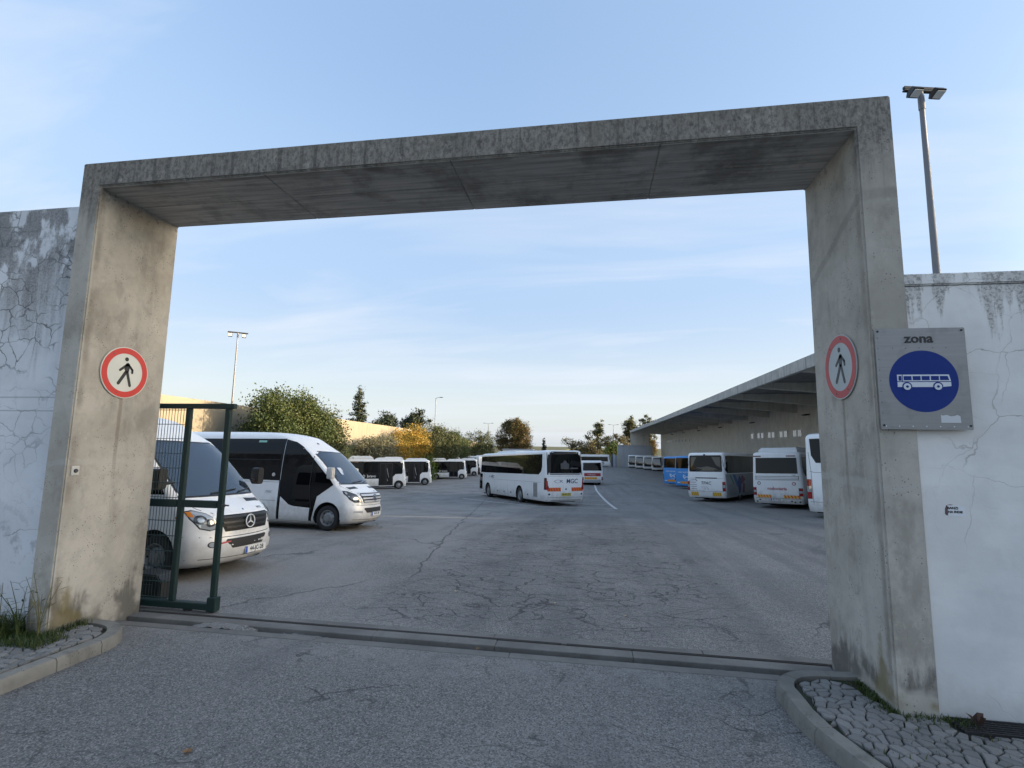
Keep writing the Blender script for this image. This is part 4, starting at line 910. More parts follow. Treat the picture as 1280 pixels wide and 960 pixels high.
for s in (-1, 1):
    hl = B.patch('headlamp', 'front', [(s*.62, .80), (s*.80, .80), (s*.90, .88), (s*.955, 1.04), (s*.945, 1.13), (s*.86, 1.12), (s*.70, 1.02)], TRIM, v2, d=.004, nx=10, dz=.04)
    B.patch('lens', 'front', [(s*.635, .815), (s*.80, .815), (s*.89, .89), (s*.942, 1.04), (s*.935, 1.115), (s*.865, 1.105), (s*.715, 1.01)], LENSD, hl, d=.012, nx=10, dz=.04)
    B.patch('reflector', 'front', circ(.062, 14, (s*.77, .895)), LENS, hl, d=.018, nx=5, dz=.03)
    B.patch('light_strip', 'front', [(s*.88, .95), (s*.905, .95), (s*.935, 1.08), (s*.91, 1.09)], LENS, hl, d=.018, nx=2)
    B.patch('fog_recess', 'front', [(s*.58, .50), (s*.86, .52), (s*.84, .565), (s*.60, .57)], M('shadow_grey', (.35, .36, .37), .5), v2, d=.004, nx=5, dz=.02)
B.patch('bumper_intake', 'front', [(-.42, .50), (.42, .50), (.52, .60), (.50, .64), (-.50, .64), (-.52, .60)], M('intake_black', (.012, .012, .013), .6), v2, d=.004, nx=14)
B.seam('front', [(-.97, .745), (-.6, .72), (0, .715), (.6, .72), (.97, .745)], v2, .010); B.seam('front', [(-.96, .33), (0, .30), (.96, .33)], v2, .012)
plate(v2, 'front', B.off('front', .05, .46, 1, .018), '14-TL-30', up=(-.05, 0, 1))
text('lettering', 'BUS', .05, INKB, 'front', B.off('front', .36, 1.095, 1, .008), v2, up=(-.8, 0, .5))
flat('dashboard_note', [rrect(-.11, .11, -.14, .14, .01, 2)], M('note_white', (.55, .6, .68), .5), 'front', B.off('front', -.42, 1.68, 1, .011), v2, th=.001, up=(-.95, 0, 1.0))
flat('indicator_mark', [[(-.05, -.02), (.05, -.02), (.0, .05)]], TRIM, 'front', B.off('front', -.25, 2.5, 1, .01), v2, th=.01, up=(-1.2, 0, 1))
for s in (-1, 1):
    bk = B.patch('black_side_band', 'side', [(-5.85, 1.42), (-1.62, 1.38), (-1.62, 2.62), (-5.85, 2.60)], BGLOSS, v2, d=.006, sg=s, nx=12)
    B.patch('window', 'side', rrect(-3.55, -1.70, 1.47, 2.52, .05), GLASS, bk, d=.010, sg=s, nx=8); B.patch('window', 'side', rrect(-5.75, -3.62, 1.49, 2.52, .05), GLASS, bk, d=.010, sg=s, nx=8)
    B.seam('side', [(-5.8, 1.985), (-1.7, 1.985)], bk, .014, .012, s, TRIM, 'window_divider')
    fr = B.patch('black_door_frame', 'side', [(-1.60, .28), (-.50, .26), (-.36, .95), (.13, 1.29), (.03, 1.42), (-.76, 2.18), (-1.02, 2.38), (-1.28, 2.52), (-1.60, 2.60)], BGLOSS, v2, d=.008, sg=s, nx=10, dz=.08)
    dr = B.patch('door_panel', 'side', [(-1.54, .27), (-.58, .26), (-.56, .62), (-.95, .62), (-1.25, .70), (-1.54, .92)], PAINT, fr, d=.014, sg=s, nx=8, dz=.04)
    B.patch('door_glass', 'side', [(-1.53, .98), (-1.27, .75), (-1.0, .665), (-.58, .66), (-.58, 1.94), (-.80, 2.16), (-1.04, 2.34), (-1.30, 2.46), (-1.53, 2.48)], GLASS, fr, d=.015, sg=s, nx=8, dz=.06)
    B.patch('quarter_glass', 'side', [(-.46, 1.36), (.05, 1.33), (-.02, 1.42), (-.46, 1.86)], GLASS, fr, d=.013, sg=s, nx=5)
    B.seam('side', [(-1.62, .27), (-1.62, 1.4)], v2, .03, .006, s, BGLOSS, 'door_post'); B.seam('side', [(-1.62, 1.33), (-5.8, 1.36)], v2, sg=s)
    B.seam('side', [(-.52, .60), (-.62, 1.2), (-.60, 2.1)], fr, .02, .016, s, TRIM, 'door_seal'); B.seam('side', [(-1.7, .80), (-3.6, .80)], v2, sg=s)
    flat('window_sticker', [circ(.055, 20)], M('sticker_pale', (.5, .47, .44), .6), 'right' if s < 0 else 'left', B.off('side', -1.85, 1.55, s, .012), v2)
    B.patch('roof_marker', 'side', [(-2.55, 2.50), (-2.28, 2.50), (-2.28, 2.56), (-2.55, 2.56)], M('marker_green', (.25, .5, .42), .4), v2, d=.014, sg=s, nx=3)
    text('lettering', 'MAC', .10, GREYP, 'right' if s < 0 else 'left', B.off('side', -1.95, 1.05, s, .008), v2, shear=.3)
    B.patch('side_repeater', 'side', [(.50, 1.00), (.60, 1.02), (.60, 1.06), (.50, 1.04)], AMB, v2, d=.006, sg=s, nx=2)
pose(v2, -7.49, 9.77, 1.61)
# ------------------------------------------------------------------ buses and coaches (u = 0 at the rear bumper)
def coach_body(L, Wd, H, z0=.30, rf=.45, rr=.22, sf=.45, sr=.10, rt=.16, tum=.07, skirt=.03):
    def prof(z):
        t = min(max((z-(H-rt))/rt, 0), 1); ins = rt*(1-math.sqrt(max(0, 1-t*t)))
        up = max(0, z-1.25)/(H-1.25); lo = max(0, z0+.25-z)/.25
        return L-sf*up**1.3-ins*2-lo*.05, sr*up+ins*1.2+lo*.04, Wd/2-tum*up-ins-lo*skirt, rf, rr, 2.6, 2.6
    B = Body(prof); B.zs = [z0, z0+.1, z0+.25, .8, 1.05, 1.25, 1.6, 2.0, 2.4, H-rt-.25]+[H-rt+rt*k for k in (0, .25, .5, .7, .85, .94, .98, 1.0)]; B.L = L; B.W = Wd; B.H = H; B.z0 = z0
    return B
def coach(label, cat, x, y, h, L=12.0, Wd=2.5, H=3.2, paint=None, axles=(3.4, 9.3), win=(1.78, 2.95), wu=(.9, None), panes=6, group=None, name='coach', rear_win=None, bodyargs={}, r=.48, mid=None, glass=True, gm=None):
    t = thing(name, label, cat, group=group); paint = paint or PAINT; B = coach_body(L, Wd, H, **bodyargs)
    arch = [(u, r+.02, r+.10, s*(Wd/2-.42), s*(Wd/2+.3)) for u in axles for s in (-1, 1)]
    B.build(B.zs, 'body', [paint, UNDER], t, arch, nc=7, ns=10)
    vbox('underbody', (.8, -Wd/2+.2, .20), (L-.8, Wd/2-.2, .40), UNDER, t)
    for u in axles:
        for s in (-1, 1): wheel(t, u, s*(Wd/2-.035), r, .30)
    # windscreen
    B.patch('windscreen', 'front', [(-Wd/2*.93, 1.15), (Wd/2*.93, 1.15), (Wd/2*.90, H-.42), (Wd/2*.82, H-.34), (-Wd/2*.82, H-.34), (-Wd/2*.90, H-.42)], GLASSB, t, d=.006, nx=12)
    if glass:
        a = wu[0]; b = wu[1] or L-.75
        for s in (-1, 1):
            bd = B.patch('window_band', 'side', [(a+.45, win[0]), (b, win[0]), (b-.05, win[1]), (a, win[1]), (a, win[0]+.45), (a+.12, win[0]+.18)], BGLOSS, t, d=.005, sg=s, nx=16, dz=.1)
            w = (b-a)/panes
            for k in range(panes):
                p0, p1 = a+k*w+.015, a+(k+1)*w-.015; p1 = min(p1, b-.06)
                poly = [(p0, win[0]+.02), (p1, win[0]+.02), (p1, win[1]-.02), (p0, win[1]-.02)]
                if k == 0: poly = [(p0+.47, win[0]+.02), (p1, win[0]+.02), (p1, win[1]-.02), (p0, win[1]-.02), (p0+.02, win[0]+.47), (p0+.13, win[0]+.20)]
                B.patch('window', 'side', poly, gm or GLASS, bd, d=.009, sg=s, nx=5, dz=.2)
    pose(t, x, y, h, L/2); return t, B
def up_rear(B, z): 
    e = B.off('rear', 0, z+.15, 1, 0)-B.off('rear', 0, z-.15, 1, 0); return e.normalized()
def rtext(B, t, txt, size, v, z, mat, **k): return text('lettering', txt, size, mat, 'rear', B.off('rear', v, z, 1, .010), t, up=up_rear(B, z), **k)
def rplate(B, t, v, z, txt, **k): return plate(t, 'rear', B.off('rear', v, z, 1, .006), txt, up=up_rear(B, z), **k)
def rear_lamp(B, t, sg, z0, z1, w=.16, inner=0, mat=REDL, mat2=REDD):
    v0, v1 = B.W/2-w-inner, B.W/2-.03-inner
    o = B.patch('tail_lamp', 'rear', [(sg*v0, z0), (sg*v1, z0), (sg*v1, z1), (sg*v0, z1)], mat2, t, d=.010, nx=6, dz=.06)
    k = 3; h = (z1-z0)/k
    for i in range(k): B.patch('lamp_cell', 'rear', [(sg*(v0+.012), z0+i*h+.012), (sg*(v1-.02), z0+i*h+.012), (sg*(v1-.02), z0+(i+1)*h-.012), (sg*(v0+.012), z0+(i+1)*h-.012)], mat if i != 1 else LENS, o, d=.016, nx=5, dz=.06)
    return o
def bumper_line(B, t, z): B.seam('rear', [(-B.W/2+.02, z), (B.W/2-.02, z)], t, .014)
def aircon(t, u0, u1, z, w=1.9, h=.2, mat=None, name='roof_unit'):
    mb = MB(); P = []
    for k, (e, zz_) in enumerate(((0, -.02), (.04, h*.6), (.16, h), )):
        P.append([(u0+e*2, -w/2+e, z+zz_), (u1-e*2, -w/2+e, z+zz_), (u1-e*2, w/2-e, z+zz_), (u0+e*2, w/2-e, z+zz_)])
    mb.grid(P, close=True); mb.add(P[-1], [(0, 1, 2, 3)]); return mb.build(name, mat or AIRC, t, smooth=30)

# --- white coach in the middle of the yard
t, B = coach('white coach with big black rear window in the middle of the yard', 'coach', -1.5, 24.59, -.553, 12, 2.5, 3.2, axles=(3.9, 9.75), win=(1.80, 2.98), wu=(.62, 11.35), panes=6, gm=GLASSR)
B.patch('rear_window_band', 'rear', [(-1.14, 1.80), (1.14, 1.80), (1.12, 3.06), (.98, 3.13), (-.98, 3.13), (-1.12, 3.06)], BGLOSS, t, d=.005, nx=10)
w = B.patch('rear_window', 'rear', [(-1.08, 1.90), (1.08, 1.90), (1.06, 2.95), (-1.06, 2.95)], GLASS, t, d=.010, nx=10)
SEATM = M('seat_behind_glass', (.10, .10, .105), .06, spec=.5)
for q in ([(-.25, 2.12), (.30, 2.12), (.30, 2.42), (.12, 2.42), (.10, 2.60), (-.08, 2.60), (-.10, 2.42), (-.25, 2.42)], [(-.85, 2.12), (-.3, 2.12), (-.35, 2.2), (-.85, 2.2)]): B.patch('seat_shape', 'rear', q, SEATM, w, d=.013, nx=4, skirt=False)
B.patch('rear_window_rim', 'rear', [(-1.10, 1.84), (1.10, 1.84), (1.10, 1.88), (-1.10, 1.88)], GREYP, t, d=.011, nx=8)
rtext(B, t, 'MGC', .36, -.40, 1.42, INKN, sx=.95, bold=.003, shear=.12)
fx = lambda P: flat('fish_mark', P, INKN, 'rear', B.off('rear', .50, 1.42, 1, .008), t, up=up_rear(B, 1.42))
fx([[(x0*.24, y0*.09) for x0, y0 in ((math.cos(a)*k, math.sin(a)*k) for a, k in ((R(q), 1), (R(q+20), 1), (R(q+20), .86), (R(q), .86)))] for q in range(20, 320, 20)]+[bar(.12, -.03, .30, .07, .022), bar(.12, .04, .30, -.07, .022)])
hazard(B, t, .34, 1.16, .86, 1.07, HORA, HRED, 5); hazard(B, t, -1.16, -.36, .86, 1.07, HORA, HRED, 5)
for s in (-1, 1): B.patch('tail_lamp', 'side', [(.06, .95), (.33, .95), (.30, 1.62), (.14, 1.62)], REDD, t, d=.008, sg=s, nx=4); B.patch('tail_lamp', 'rear', [(s*1.10, .95), (s*1.22, .95), (s*1.22, 1.45), (s*1.12, 1.45)], REDL, t, d=.01, nx=4)
rplate(B, t, 0.0, .68, '58-85-ZV', col=PLY, blue=False, w=.62, h=.17); bumper_line(B, t, .52); B.seam('rear', [(-1.18, 1.72), (1.18, 1.72)], t, .012)
for v in (1.05, -1.05): B.patch('bumper_socket', 'rear', circ(.055, 12, (v, .70)), TRIM, t, d=.008, nx=4, dz=.03)
B.patch('emblem', 'rear', circ(.05, 12, (0, .98)), INKB, t, d=.008, nx=4, dz=.03)
B.patch('bumper_plinth', 'rear', [(-1.2, .345), (1.2, .345), (1.2, .37), (-1.2, .37)], TRIM, t, d=.010, nx=8)
for s in (-1, 1):
    B.patch('engine_grille', 'side', [(1.22, .48), (1.78, .48), (1.78, 1.32), (1.22, 1.32)], GRILLE, t, d=.006, sg=s, nx=4)
    for k in range(10): B.seam('side', [(1.25, .55+k*.075), (1.75, .55+k*.075)], t, .02, .008, s, M('grille_slot', (.12, .12, .125), .7), 'grille_slot')
    B.seam('side', [(.75, 1.35), (9.0, 1.35)], t, sg=s); 
    for u in (2.0, 4.7, 5.9, 7.1, 8.4, 10.6): B.seam('side', [(u, .42), (u, 1.35)], t, sg=s)
    for u in (2.6, 5.3, 6.5, 7.7): B.patch('locker_handle', 'side', rrect(u-.07, u+.07, .52, .62, .02), TRIM, t, d=.006, sg=s, nx=3)
    B.patch('door_glass', 'side', [(10.95, .55), (11.6, .55), (11.6, 1.7), (10.95, 1.7)], GLASS, t, d=.006, sg=s, nx=4); B.seam('side', [(10.6, .4), (10.6, 1.75)], t, .03, .004, s, TRIM)
    text('lettering', 'MGC', .26, INKN, 'left' if s > 0 else 'right', B.off('side', 8.75, 1.52, s, .010), t, bold=.003, shear=.25)
    flat('fish_mark', [bar(-.1, .02, .12, .05, .02), bar(-.1, .0, .12, -.04, .02)], INKN, 'left' if s > 0 else 'right', B.off('side', 9.35, 1.52, s, .008), t)
    vbox('door_mirror', (11.7, s*1.28-.08, 1.6), (11.85, s*1.28+.08, 2.15), TRIM, t, .03)
aircon(t, 5.2, 8.8, 3.2, 1.9, .13); aircon(t, 1.6, 2.3, 3.2, .8, .06, name='roof_hatch'); aircon(t, 9.9, 10.6, 3.2, .8, .06, name='roof_hatch')

# --- white coach with coloured leaves on its side, backed towards the shelter
t, B = coach('white coach with blue and green leaf graphic on its side', 'coach', 7.3, 30.03, .56, 11.5, 2.5, 3.2, axles=(3.0, 8.7), win=(1.86, 3.0), wu=(.22, 10.8), panes=6, bodyargs=dict(rr=.30, sr=.14))
B.patch('rear_window', 'rear', [(-1.06, 1.95), (1.06, 1.95), (1.08, 2.05), (1.04, 2.96), (.98, 3.02), (-.98, 3.02), (-1.04, 2.96), (-1.08, 2.05)], GLASS, t, d=.006, nx=10)
CUR = M('curtain_behind_glass', (.085, .07, .055), .06, spec=.5)
for q in ([(.98, 2.2), (.98, 2.9), (.55, 2.92), (.80, 2.35)], [(-.98, 2.2), (-.98, 2.9), (-.45, 2.92), (-.75, 2.35)], [(-.9, 2.02), (.9, 2.02), (.5, 2.22), (-.2, 2.30), (-.7, 2.18)]): B.patch('curtain', 'rear', q, CUR, t, d=.008, nx=5, skirt=False)
B.patch('camera_pod', 'rear', [(-.06, 3.0), (.06, 3.0), (.05, 3.08), (-.05, 3.08)], TRIM, t, d=.05, nx=2)
B.seam('rear', [(-1.2, 1.52), (1.2, 1.52)], t, .014); B.seam('rear', [(-.75, 1.555), (.65, 1.555)], t, .05, .006, 1, TRIM, 'boot_handle_slot'); bumper_line(B, t, .70)
rtext(B, t, 'TPAC', .27, -.05, 1.22, INKB, bold=.002, shear=.2); rtext(B, t, 'turismo', .15, .05, .98, GREYP); rtext(B, t, 'T.2.1.2', .12, -.05, .86, INKB)
flat('line_emblem', [bar(-.42, .28, .0, .34, .02), bar(0, .34, .09, .25, .04), bar(-.42, .28, -.42, .18, .02), bar(-.42, .16, .0, .16, .02), bar(-.38, .0, .05, .0, .02), bar(-.35, -.12, .05, -.12, .018), bar(-.3, -.27, .08, -.27, .022)], INKB, 'rear', B.off('rear', .62, 1.10, 1, .012), t, up=up_rear(B, 1.1))
hazard(B, t, .47, .98, .40, .64, HYEL, M('hazard_ochre', (.5, .25, .03), .5), 4); hazard(B, t, -.98, -.45, .40, .64, HYEL, M('hazard_ochre', (.5, .25, .03), .5), 4)
B.patch('plate_recess', 'rear', [(-.42, .40), (.44, .40), (.44, .62), (-.42, .62)], PLW, t, d=.006, nx=4)
for s in (-1, 1): rear_lamp(B, t, s, .72, 1.32, .19)
LG, LB, LD, LR = M('leaf_green', (.05, .22, .14), .4), M('leaf_blue', (.05, .16, .38), .4), M('leaf_navy', (.04, .06, .22), .4), M('leaf_wine', (.22, .03, .08), .4)
for s in (-1, 1):
    B.patch('lower_grey_panel', 'side', [(.30, .36), (11.0, .36), (11.0, 1.80), (.30, 1.80)], GREYP, t, d=.003, sg=s, nx=14)
    B.patch('leaf_graphic', 'side', [(1.0, 1.78), (1.35, 1.70), (2.0, 1.0), (1.7, 1.1)], LG, t, d=.006, sg=s, nx=4); B.patch('leaf_graphic', 'side', [(1.7, 1.78), (2.2, 1.75), (2.7, 1.2), (2.6, .9), (2.2, 1.1)], LB, t, d=.008, sg=s, nx=4)
    B.patch('leaf_graphic', 'side', [(2.8, .45), (3.2, .8), (3.4, 1.4), (3.0, 1.7), (2.5, 1.2)], LD, t, d=.010, sg=s, nx=4); B.patch('leaf_graphic', 'side', [(3.4, 1.1), (4.3, 1.4), (4.1, 1.5), (3.6, 1.72), (3.2, 1.4)], LR, t, d=.007, sg=s, nx=4); B.patch('leaf_graphic', 'side', [(3.5, .55), (3.9, .5), (4.1, 1.1), (3.7, 1.2)], LR, t, d=.006, sg=s, nx=4)
    B.patch('engine_door', 'side', [(.55, .45), (2.2, .45), (2.2, 1.15), (.55, 1.15)], M('grey_door', (.33, .345, .36), .4, .2), t, d=.011, sg=s, nx=4)
    vbox('door_mirror', (11.1, s*1.3-.08, 1.9), (11.25, s*1.3+.08, 2.4), TRIM, t, .03)

# --- white coach with chevrons and a roof unit
t, B = coach('white coach with roof unit and red lettering, chevrons on its bumper', 'coach', 10.0, 25.04, .57, 11.8, 2.55, 3.1, paint=PAINT_OLD, axles=(3.2, 9.0), win=(1.80, 2.85), wu=(.55, 11.0), panes=6, bodyargs=dict(rr=.26, sr=.16))
B.patch('rear_window', 'rear', [(-1.06, 1.92), (1.06, 1.92), (1.04, 2.78), (-1.04, 2.78)], GLASS, t, d=.006, nx=10)
for z in (1.60, 1.68, 1.76): B.seam('rear', [(-1.08, z), (1.05, z)], t, .022, .006, 1, TRIM if z != 1.68 else M('slot_grey', (.2, .21, .22), .5), 'vent_slot')
for v in (1.06, -1.08): B.patch('vent_frame', 'rear', [(v-.012, 1.59), (v+.012, 1.59), (v+.012, 1.79), (v-.012, 1.79)], TRIM, t, d=.008, nx=2)
for v in (-.86, .90):
    o = B.patch('speed_sticker', 'rear', circ(.095, 18, (v, 1.38)), INKB if v > 0 else INKR, t, d=.006, nx=6, dz=.03); B.patch('sticker_face', 'rear', circ(.065, 16, (v, 1.38)), PLW, o, d=.009, nx=5, dz=.03); rtext(B, o, '90' if v > 0 else '100', .075, v, 1.38, INKB)
for v in (-.78, .96): B.patch('marker_lamp', 'rear', [(v-.22, 2.84), (v+.22, 2.84), (v+.22, 2.90), (v-.22, 2.90)], REDD, t, d=.012, nx=4)
rtext(B, t, 'rodoviaria', .235, -.02, 1.10, INKR, bold=.003); rtext(B, t, '1560', .09, -.86, 1.83, INKB)
hazard(B, t, .28, 1.02, .60, .76, HYEL, HRED, 5); hazard(B, t, -1.12, -.32, .60, .76, HYEL, HRED, 5); rplate(B, t, .04, .50, '92-77-ND', w=.56, h=.12)
for s in (-1, 1): rear_lamp(B, t, s, .72, 1.15, .22)
bumper_line(B, t, .57); B.seam('rear', [(-1.2, 1.55), (1.2, 1.55)], t, .010)
for v, z in ((.90, .48), (-.85, .40), (-1.08, .42), (-.70, .44), (1.05, .38)): B.patch('bumper_socket', 'rear', circ(.045, 10, (v, z)), TRIM, t, d=.006, nx=4, dz=.03)
mb = MB(); P = [[(u, v, 3.1+zz_) for u, v in ((.7, -1.0), (6.5, -1.0), (6.5, 1.0), (.7, 1.0))] for zz_ in (-.05, .10)]+[[(1.0, -.9, 3.36), (6.2, -.9, 3.36), (6.2, .9, 3.36), (1.0, .9, 3.36)]]
mb.grid(P, close=True); mb.add(P[-1], [(0, 1, 2, 3)]); mb.build('roof_unit', AIRC, t, smooth=30)
for v in (-.85, .85): MB().tube([(1.05, v, 3.38), (6.0, v, 3.38)], .025, 6).build('roof_rail', GREYP, t)

# --- tall white coach half hidden by the right pier
t, B = coach('tall white coach half hidden by the right pier', 'coach', 10.45, 18.9, .60, 12, 2.55, 3.75, axles=(3.2, 9.0), win=(1.9, 3.3), wu=(.8, 11.0), panes=6, bodyargs=dict(rr=.30, sr=.22, rt=.22))
B.patch('rear_window', 'rear', [(-.80, 2.42), (.80, 2.42), (.98, 2.75), (1.02, 3.5), (-1.02, 3.5), (-.98, 2.75)], GLASS, t, d=.006, nx=10)
B.seam('rear', [(-1.25, 2.0), (.9, 2.0), (1.22, 2.1)], t, .014); B.seam('rear', [(1.0, .6), (1.02, 2.0), (1.10, 2.9)], t, .014); bumper_line(B, t, .72)
for s in (-1, 1): rear_lamp(B, t, s, .85, 1.70, .24, mat2=REDL)
rplate(B, t, 0, .6, '31-LN-07'); 

# --- blue buses
BW = M('blue_white', (.6, .68, .76), .5)
for i, (x, y, h, lab) in enumerate([(8.5, 52.3, .80, 'blue coach with white butterfly mark, farther of two'), (9.0, 47.0, .72, 'blue coach beside the leaf graphic coach, nearer of two')]):
    t, B = coach(lab, 'coach', x, y, h, 12, 2.5, 3.2, paint=BLUEP, axles=(3.3, 9.2), panes=5, group='blue coaches backed to the shelter')
    B.patch('rear_window', 'rear', [(-1.08, 1.98), (1.08, 1.98), (1.05, 3.0), (-1.05, 3.0)], GLASS, t, d=.006, nx=8)
    rtext(B, t, 'rede expressos', .24, .05, 1.62, BW, bold=.003)
    flat('butterfly_mark', [[(0, 0), (-.36, .22), (-.42, -.02), (-.28, -.22), (-.06, -.12)], [(0, 0), (.36, .22), (.42, -.02), (.28, -.22), (.06, -.12)]], BW, 'rear', B.off('rear', -.15, 1.18, 1, .012), t, up=up_rear(B, 1.2))
    flat('butterfly_gap', [[(-.10, .0), (-.28, .11), (-.22, -.10)], [(.10, .0), (.28, .11), (.22, -.10)]], BLUEP, 'rear', B.off('rear', -.15, 1.18, 1, .0155), t, up=up_rear(B, 1.2))
    B.patch('slogan_bar', 'rear', [(-.45, .86), (.1, .86), (.1, .89), (-.45, .89)], BW, t, d=.006, nx=3)
    hazard(B, t, -1.1, .55, .50, .72, HYEL, HORA, 6)
    for s in (-1, 1): rear_lamp(B, t, s, .8, 1.3, .14)
    rplate(B, t, .8, .6, '', w=.4)

# --- small red and white bus seen behind the white coach
t, B = coach('white bus with red band, seen behind the white coach', 'bus', .0, 53.2, -.10, 9.5, 2.4, 2.75, axles=(2.6, 7.2), win=(1.5, 2.4), panes=5, name='bus', r=.42)
B.patch('rear_window', 'rear', [(-1.05, 1.62), (1.05, 1.62), (1.02, 2.50), (-1.02, 2.50)], GLASS, t, d=.006, nx=8)
B.patch('red_band', 'rear', [(-1.19, 1.0), (1.19, 1.0), (1.19, 1.36), (-1.19, 1.36)], M('band_red', (.34, .03, .03), .4), t, d=.006, nx=8); rtext(B, t, 'rodoviaria', .22, .1, 1.17, PLW)
for s in (-1, 1):
    B.patch('red_band', 'side', [(.1, 1.0), (9.0, 1.0), (9.0, 1.36), (.1, 1.36)], M('band_red', (.34, .03, .03), .4), t, d=.006, sg=s, nx=8); rear_lamp(B, t, s, .55, .9, .2)
hazard(B, t, -.5, .9, .66, .90, HYEL, HORA, 5); B.patch('grey_bumper', 'rear', [(-1.19, .34), (1.19, .34), (1.19, .6), (-1.19, .6)], GREYP, t, d=.008, nx=8)

# --- small city buses with black sides on the left (u = 0 at the front)
def city_prof(L, Wd, H):
    def prof(z):
        t = min(max((z-(H-.13))/.13, 0), 1); ins = .13*(1-math.sqrt(max(0, 1-t*t))); up = max(0, z-1.0)/(H-1.0)
        return -.30*up**1.5-ins*1.5, -L+.06*up+ins, Wd/2-.035*up-ins, .34, .20, 2.6, 2.6
    return Body(prof)
def city_bus(label, x, y, h, door_open):
    t = thing('city_bus', label, 'bus', group='small black and white city buses'); L, Wd, H = 5.95, 2.1, 2.78; B = city_prof(L, Wd, H)
    zs = [.28, .35, .6, .9, 1.2, 1.6, 2.0, 2.4, H-.14]+[H-.13+.13*k for k in (0, .3, .6, .85, .96, 1)]
    arch = [(u, .37, .44, s*.68, s*1.3) for u in (-.80, -4.55) for s in (-1, 1)]
    B.build(zs, 'body', [PAINT, UNDER], t, arch, nc=7, ns=10); vbox('underbody', (-5.6, -.8, .16), (-.4, .8, .32), UNDER, t)
    for s in (-1, 1): wheel(t, -.80, s*1.02, .355, .24); wheel(t, -4.55, s*1.02, .355, .24)
    for s in (-1, 1):
        bd = B.patch('black_side_band', 'side', [(-5.85, 1.40), (-5.1, 1.40), (-4.7, .98), (-1.50, .98), (-1.10, 1.42), (-.12, 1.42), (-.30, 2.60), (-5.80, 2.60)], BGLOSS, t, d=.005, sg=s, nx=14)
        B.patch('black_door_surround', 'side', [(-2.68, .34), (-1.36, .34), (-1.36, 1.1), (-2.68, 1.1)], BGLOSS, t, d=.006, sg=s, nx=4)
        for a, b in ((-5.7, -4.45), (-4.40, -3.40), (-3.36, -2.78), (-1.26, -.46)): B.patch('window', 'side', rrect(a, b, 1.52 if b < -1.3 else 1.50, 2.48, .05), GLASS, bd, d=.010, sg=s, nx=4, dz=.3)
        if s < 0:
            dl = [(-2.60, -2.04), (-2.00, -1.44)]
            for a, b in dl:
                d_ = B.patch('door_leaf', 'side', [(a, .36), (b, .36), (b, 2.46), (a, 2.46)], TRIM, t, d=.010, sg=s, nx=2); B.patch('door_glass', 'side', [(a+.06, .46), (b-.06, .46), (b-.06, 2.38), (a+.06, 2.38)], UNDER if door_open else GLASS, d_, d=.014, sg=s, nx=2)  # open doors: interior shade put in as a black patch, not glass
            if door_open:
                MB().tube([(-2.1, -1.00, 1.7), (-1.85, -1.06, .75)], .022, 6).build('grab_rail', GREYP, t); MB().tube([(-1.95, -1.06, 1.95), (-1.75, -1.06, 1.1)], .022, 6).build('grab_rail', GREYP, t)
            MB().box((-2.6, -1.06, .27), (-1.42, -1.02, .31)).build('door_sill', AIRC, t)
        else: B.patch('window', 'side', rrect(-2.7, -1.3, 1.52, 2.48, .05), GLASS, bd, d=.010, sg=s, nx=4)
        text('lettering', 'bravo', .36, PLW, 'right' if s < 0 else 'left', B.off('side', -3.35, 1.22, s, .012), t, bold=.006); flat('round_mark', ring_polys(.06, .12, 16), PLW, 'right' if s < 0 else 'left', B.off('side', -4.05, 1.22, s, .010), t)
        text('lettering', 'transportes', .12, M('ink_orange', (.5, .2, .1), .5), 'right' if s < 0 else 'left', B.off('side', -4.9, 2.55, s, .012), t)
        vbox('mirror', (-.15, s*1.16-.06, 1.6), (.02, s*1.16+.06, 1.95), TRIM, t, .03)
        B.patch('headlamp', 'front', [(s*.55, .78), (s*.9, .80), (s*.95, .98), (s*.6, .92)], LENS, t, d=.008, nx=5, dz=.04)
    B.patch('windscreen', 'front', [(-.93, 1.15), (.93, 1.15), (.88, 2.5), (-.88, 2.5)], GLASSB, t, d=.006, nx=10); B.patch('rear_window', 'rear', [(-.85, 1.5), (.85, 1.5), (.82, 2.45), (-.82, 2.45)], GLASS, t, d=.006, nx=8)
    B.patch('green_mark', 'rear', [(.3, .6), (.95, .6), (.98, 1.3), (.5, 1.4)], M('mark_green', (.03, .35, .2), .4), t, d=.006, nx=5)
    aircon(t, -5.5, -3.2, H, 1.7, .34); aircon(t, -3.0, -.55, H, 1.7, .20)
    vbox('solar_panel', (-5.35, -.70, H+.345), (-4.4, .70, H+.36), GREYP, t, .004)
    pose(t, x, y, h, -L/2); return t
city_bus('black sided city bus with open door, nearest of four', -18.25, 43.15, 1.082, True)
city_bus('black sided city bus with open door, second nearest of four', -18.17, 51.08, 1.204, True)
city_bus('black sided city bus, doors shut, third of four', -18.82, 70.13, 1.309, False)
city_bus('black sided city bus, farthest of four', -19.22, 79.95, 1.344, False)
for x, y, h, lab in ((-20.5, 88.0, 1.6, 'long white coach roof behind the city buses, farther'), (-15.2, 90.0, 1.75, 'long white coach roof behind the city buses, nearer the white coach')):
    t, B = coach(lab, 'coach', x, y, h-math.pi, 11.5, 2.5, 3.15, panes=5); aircon(t, 4, 7, 3.15, 1.9, .18)

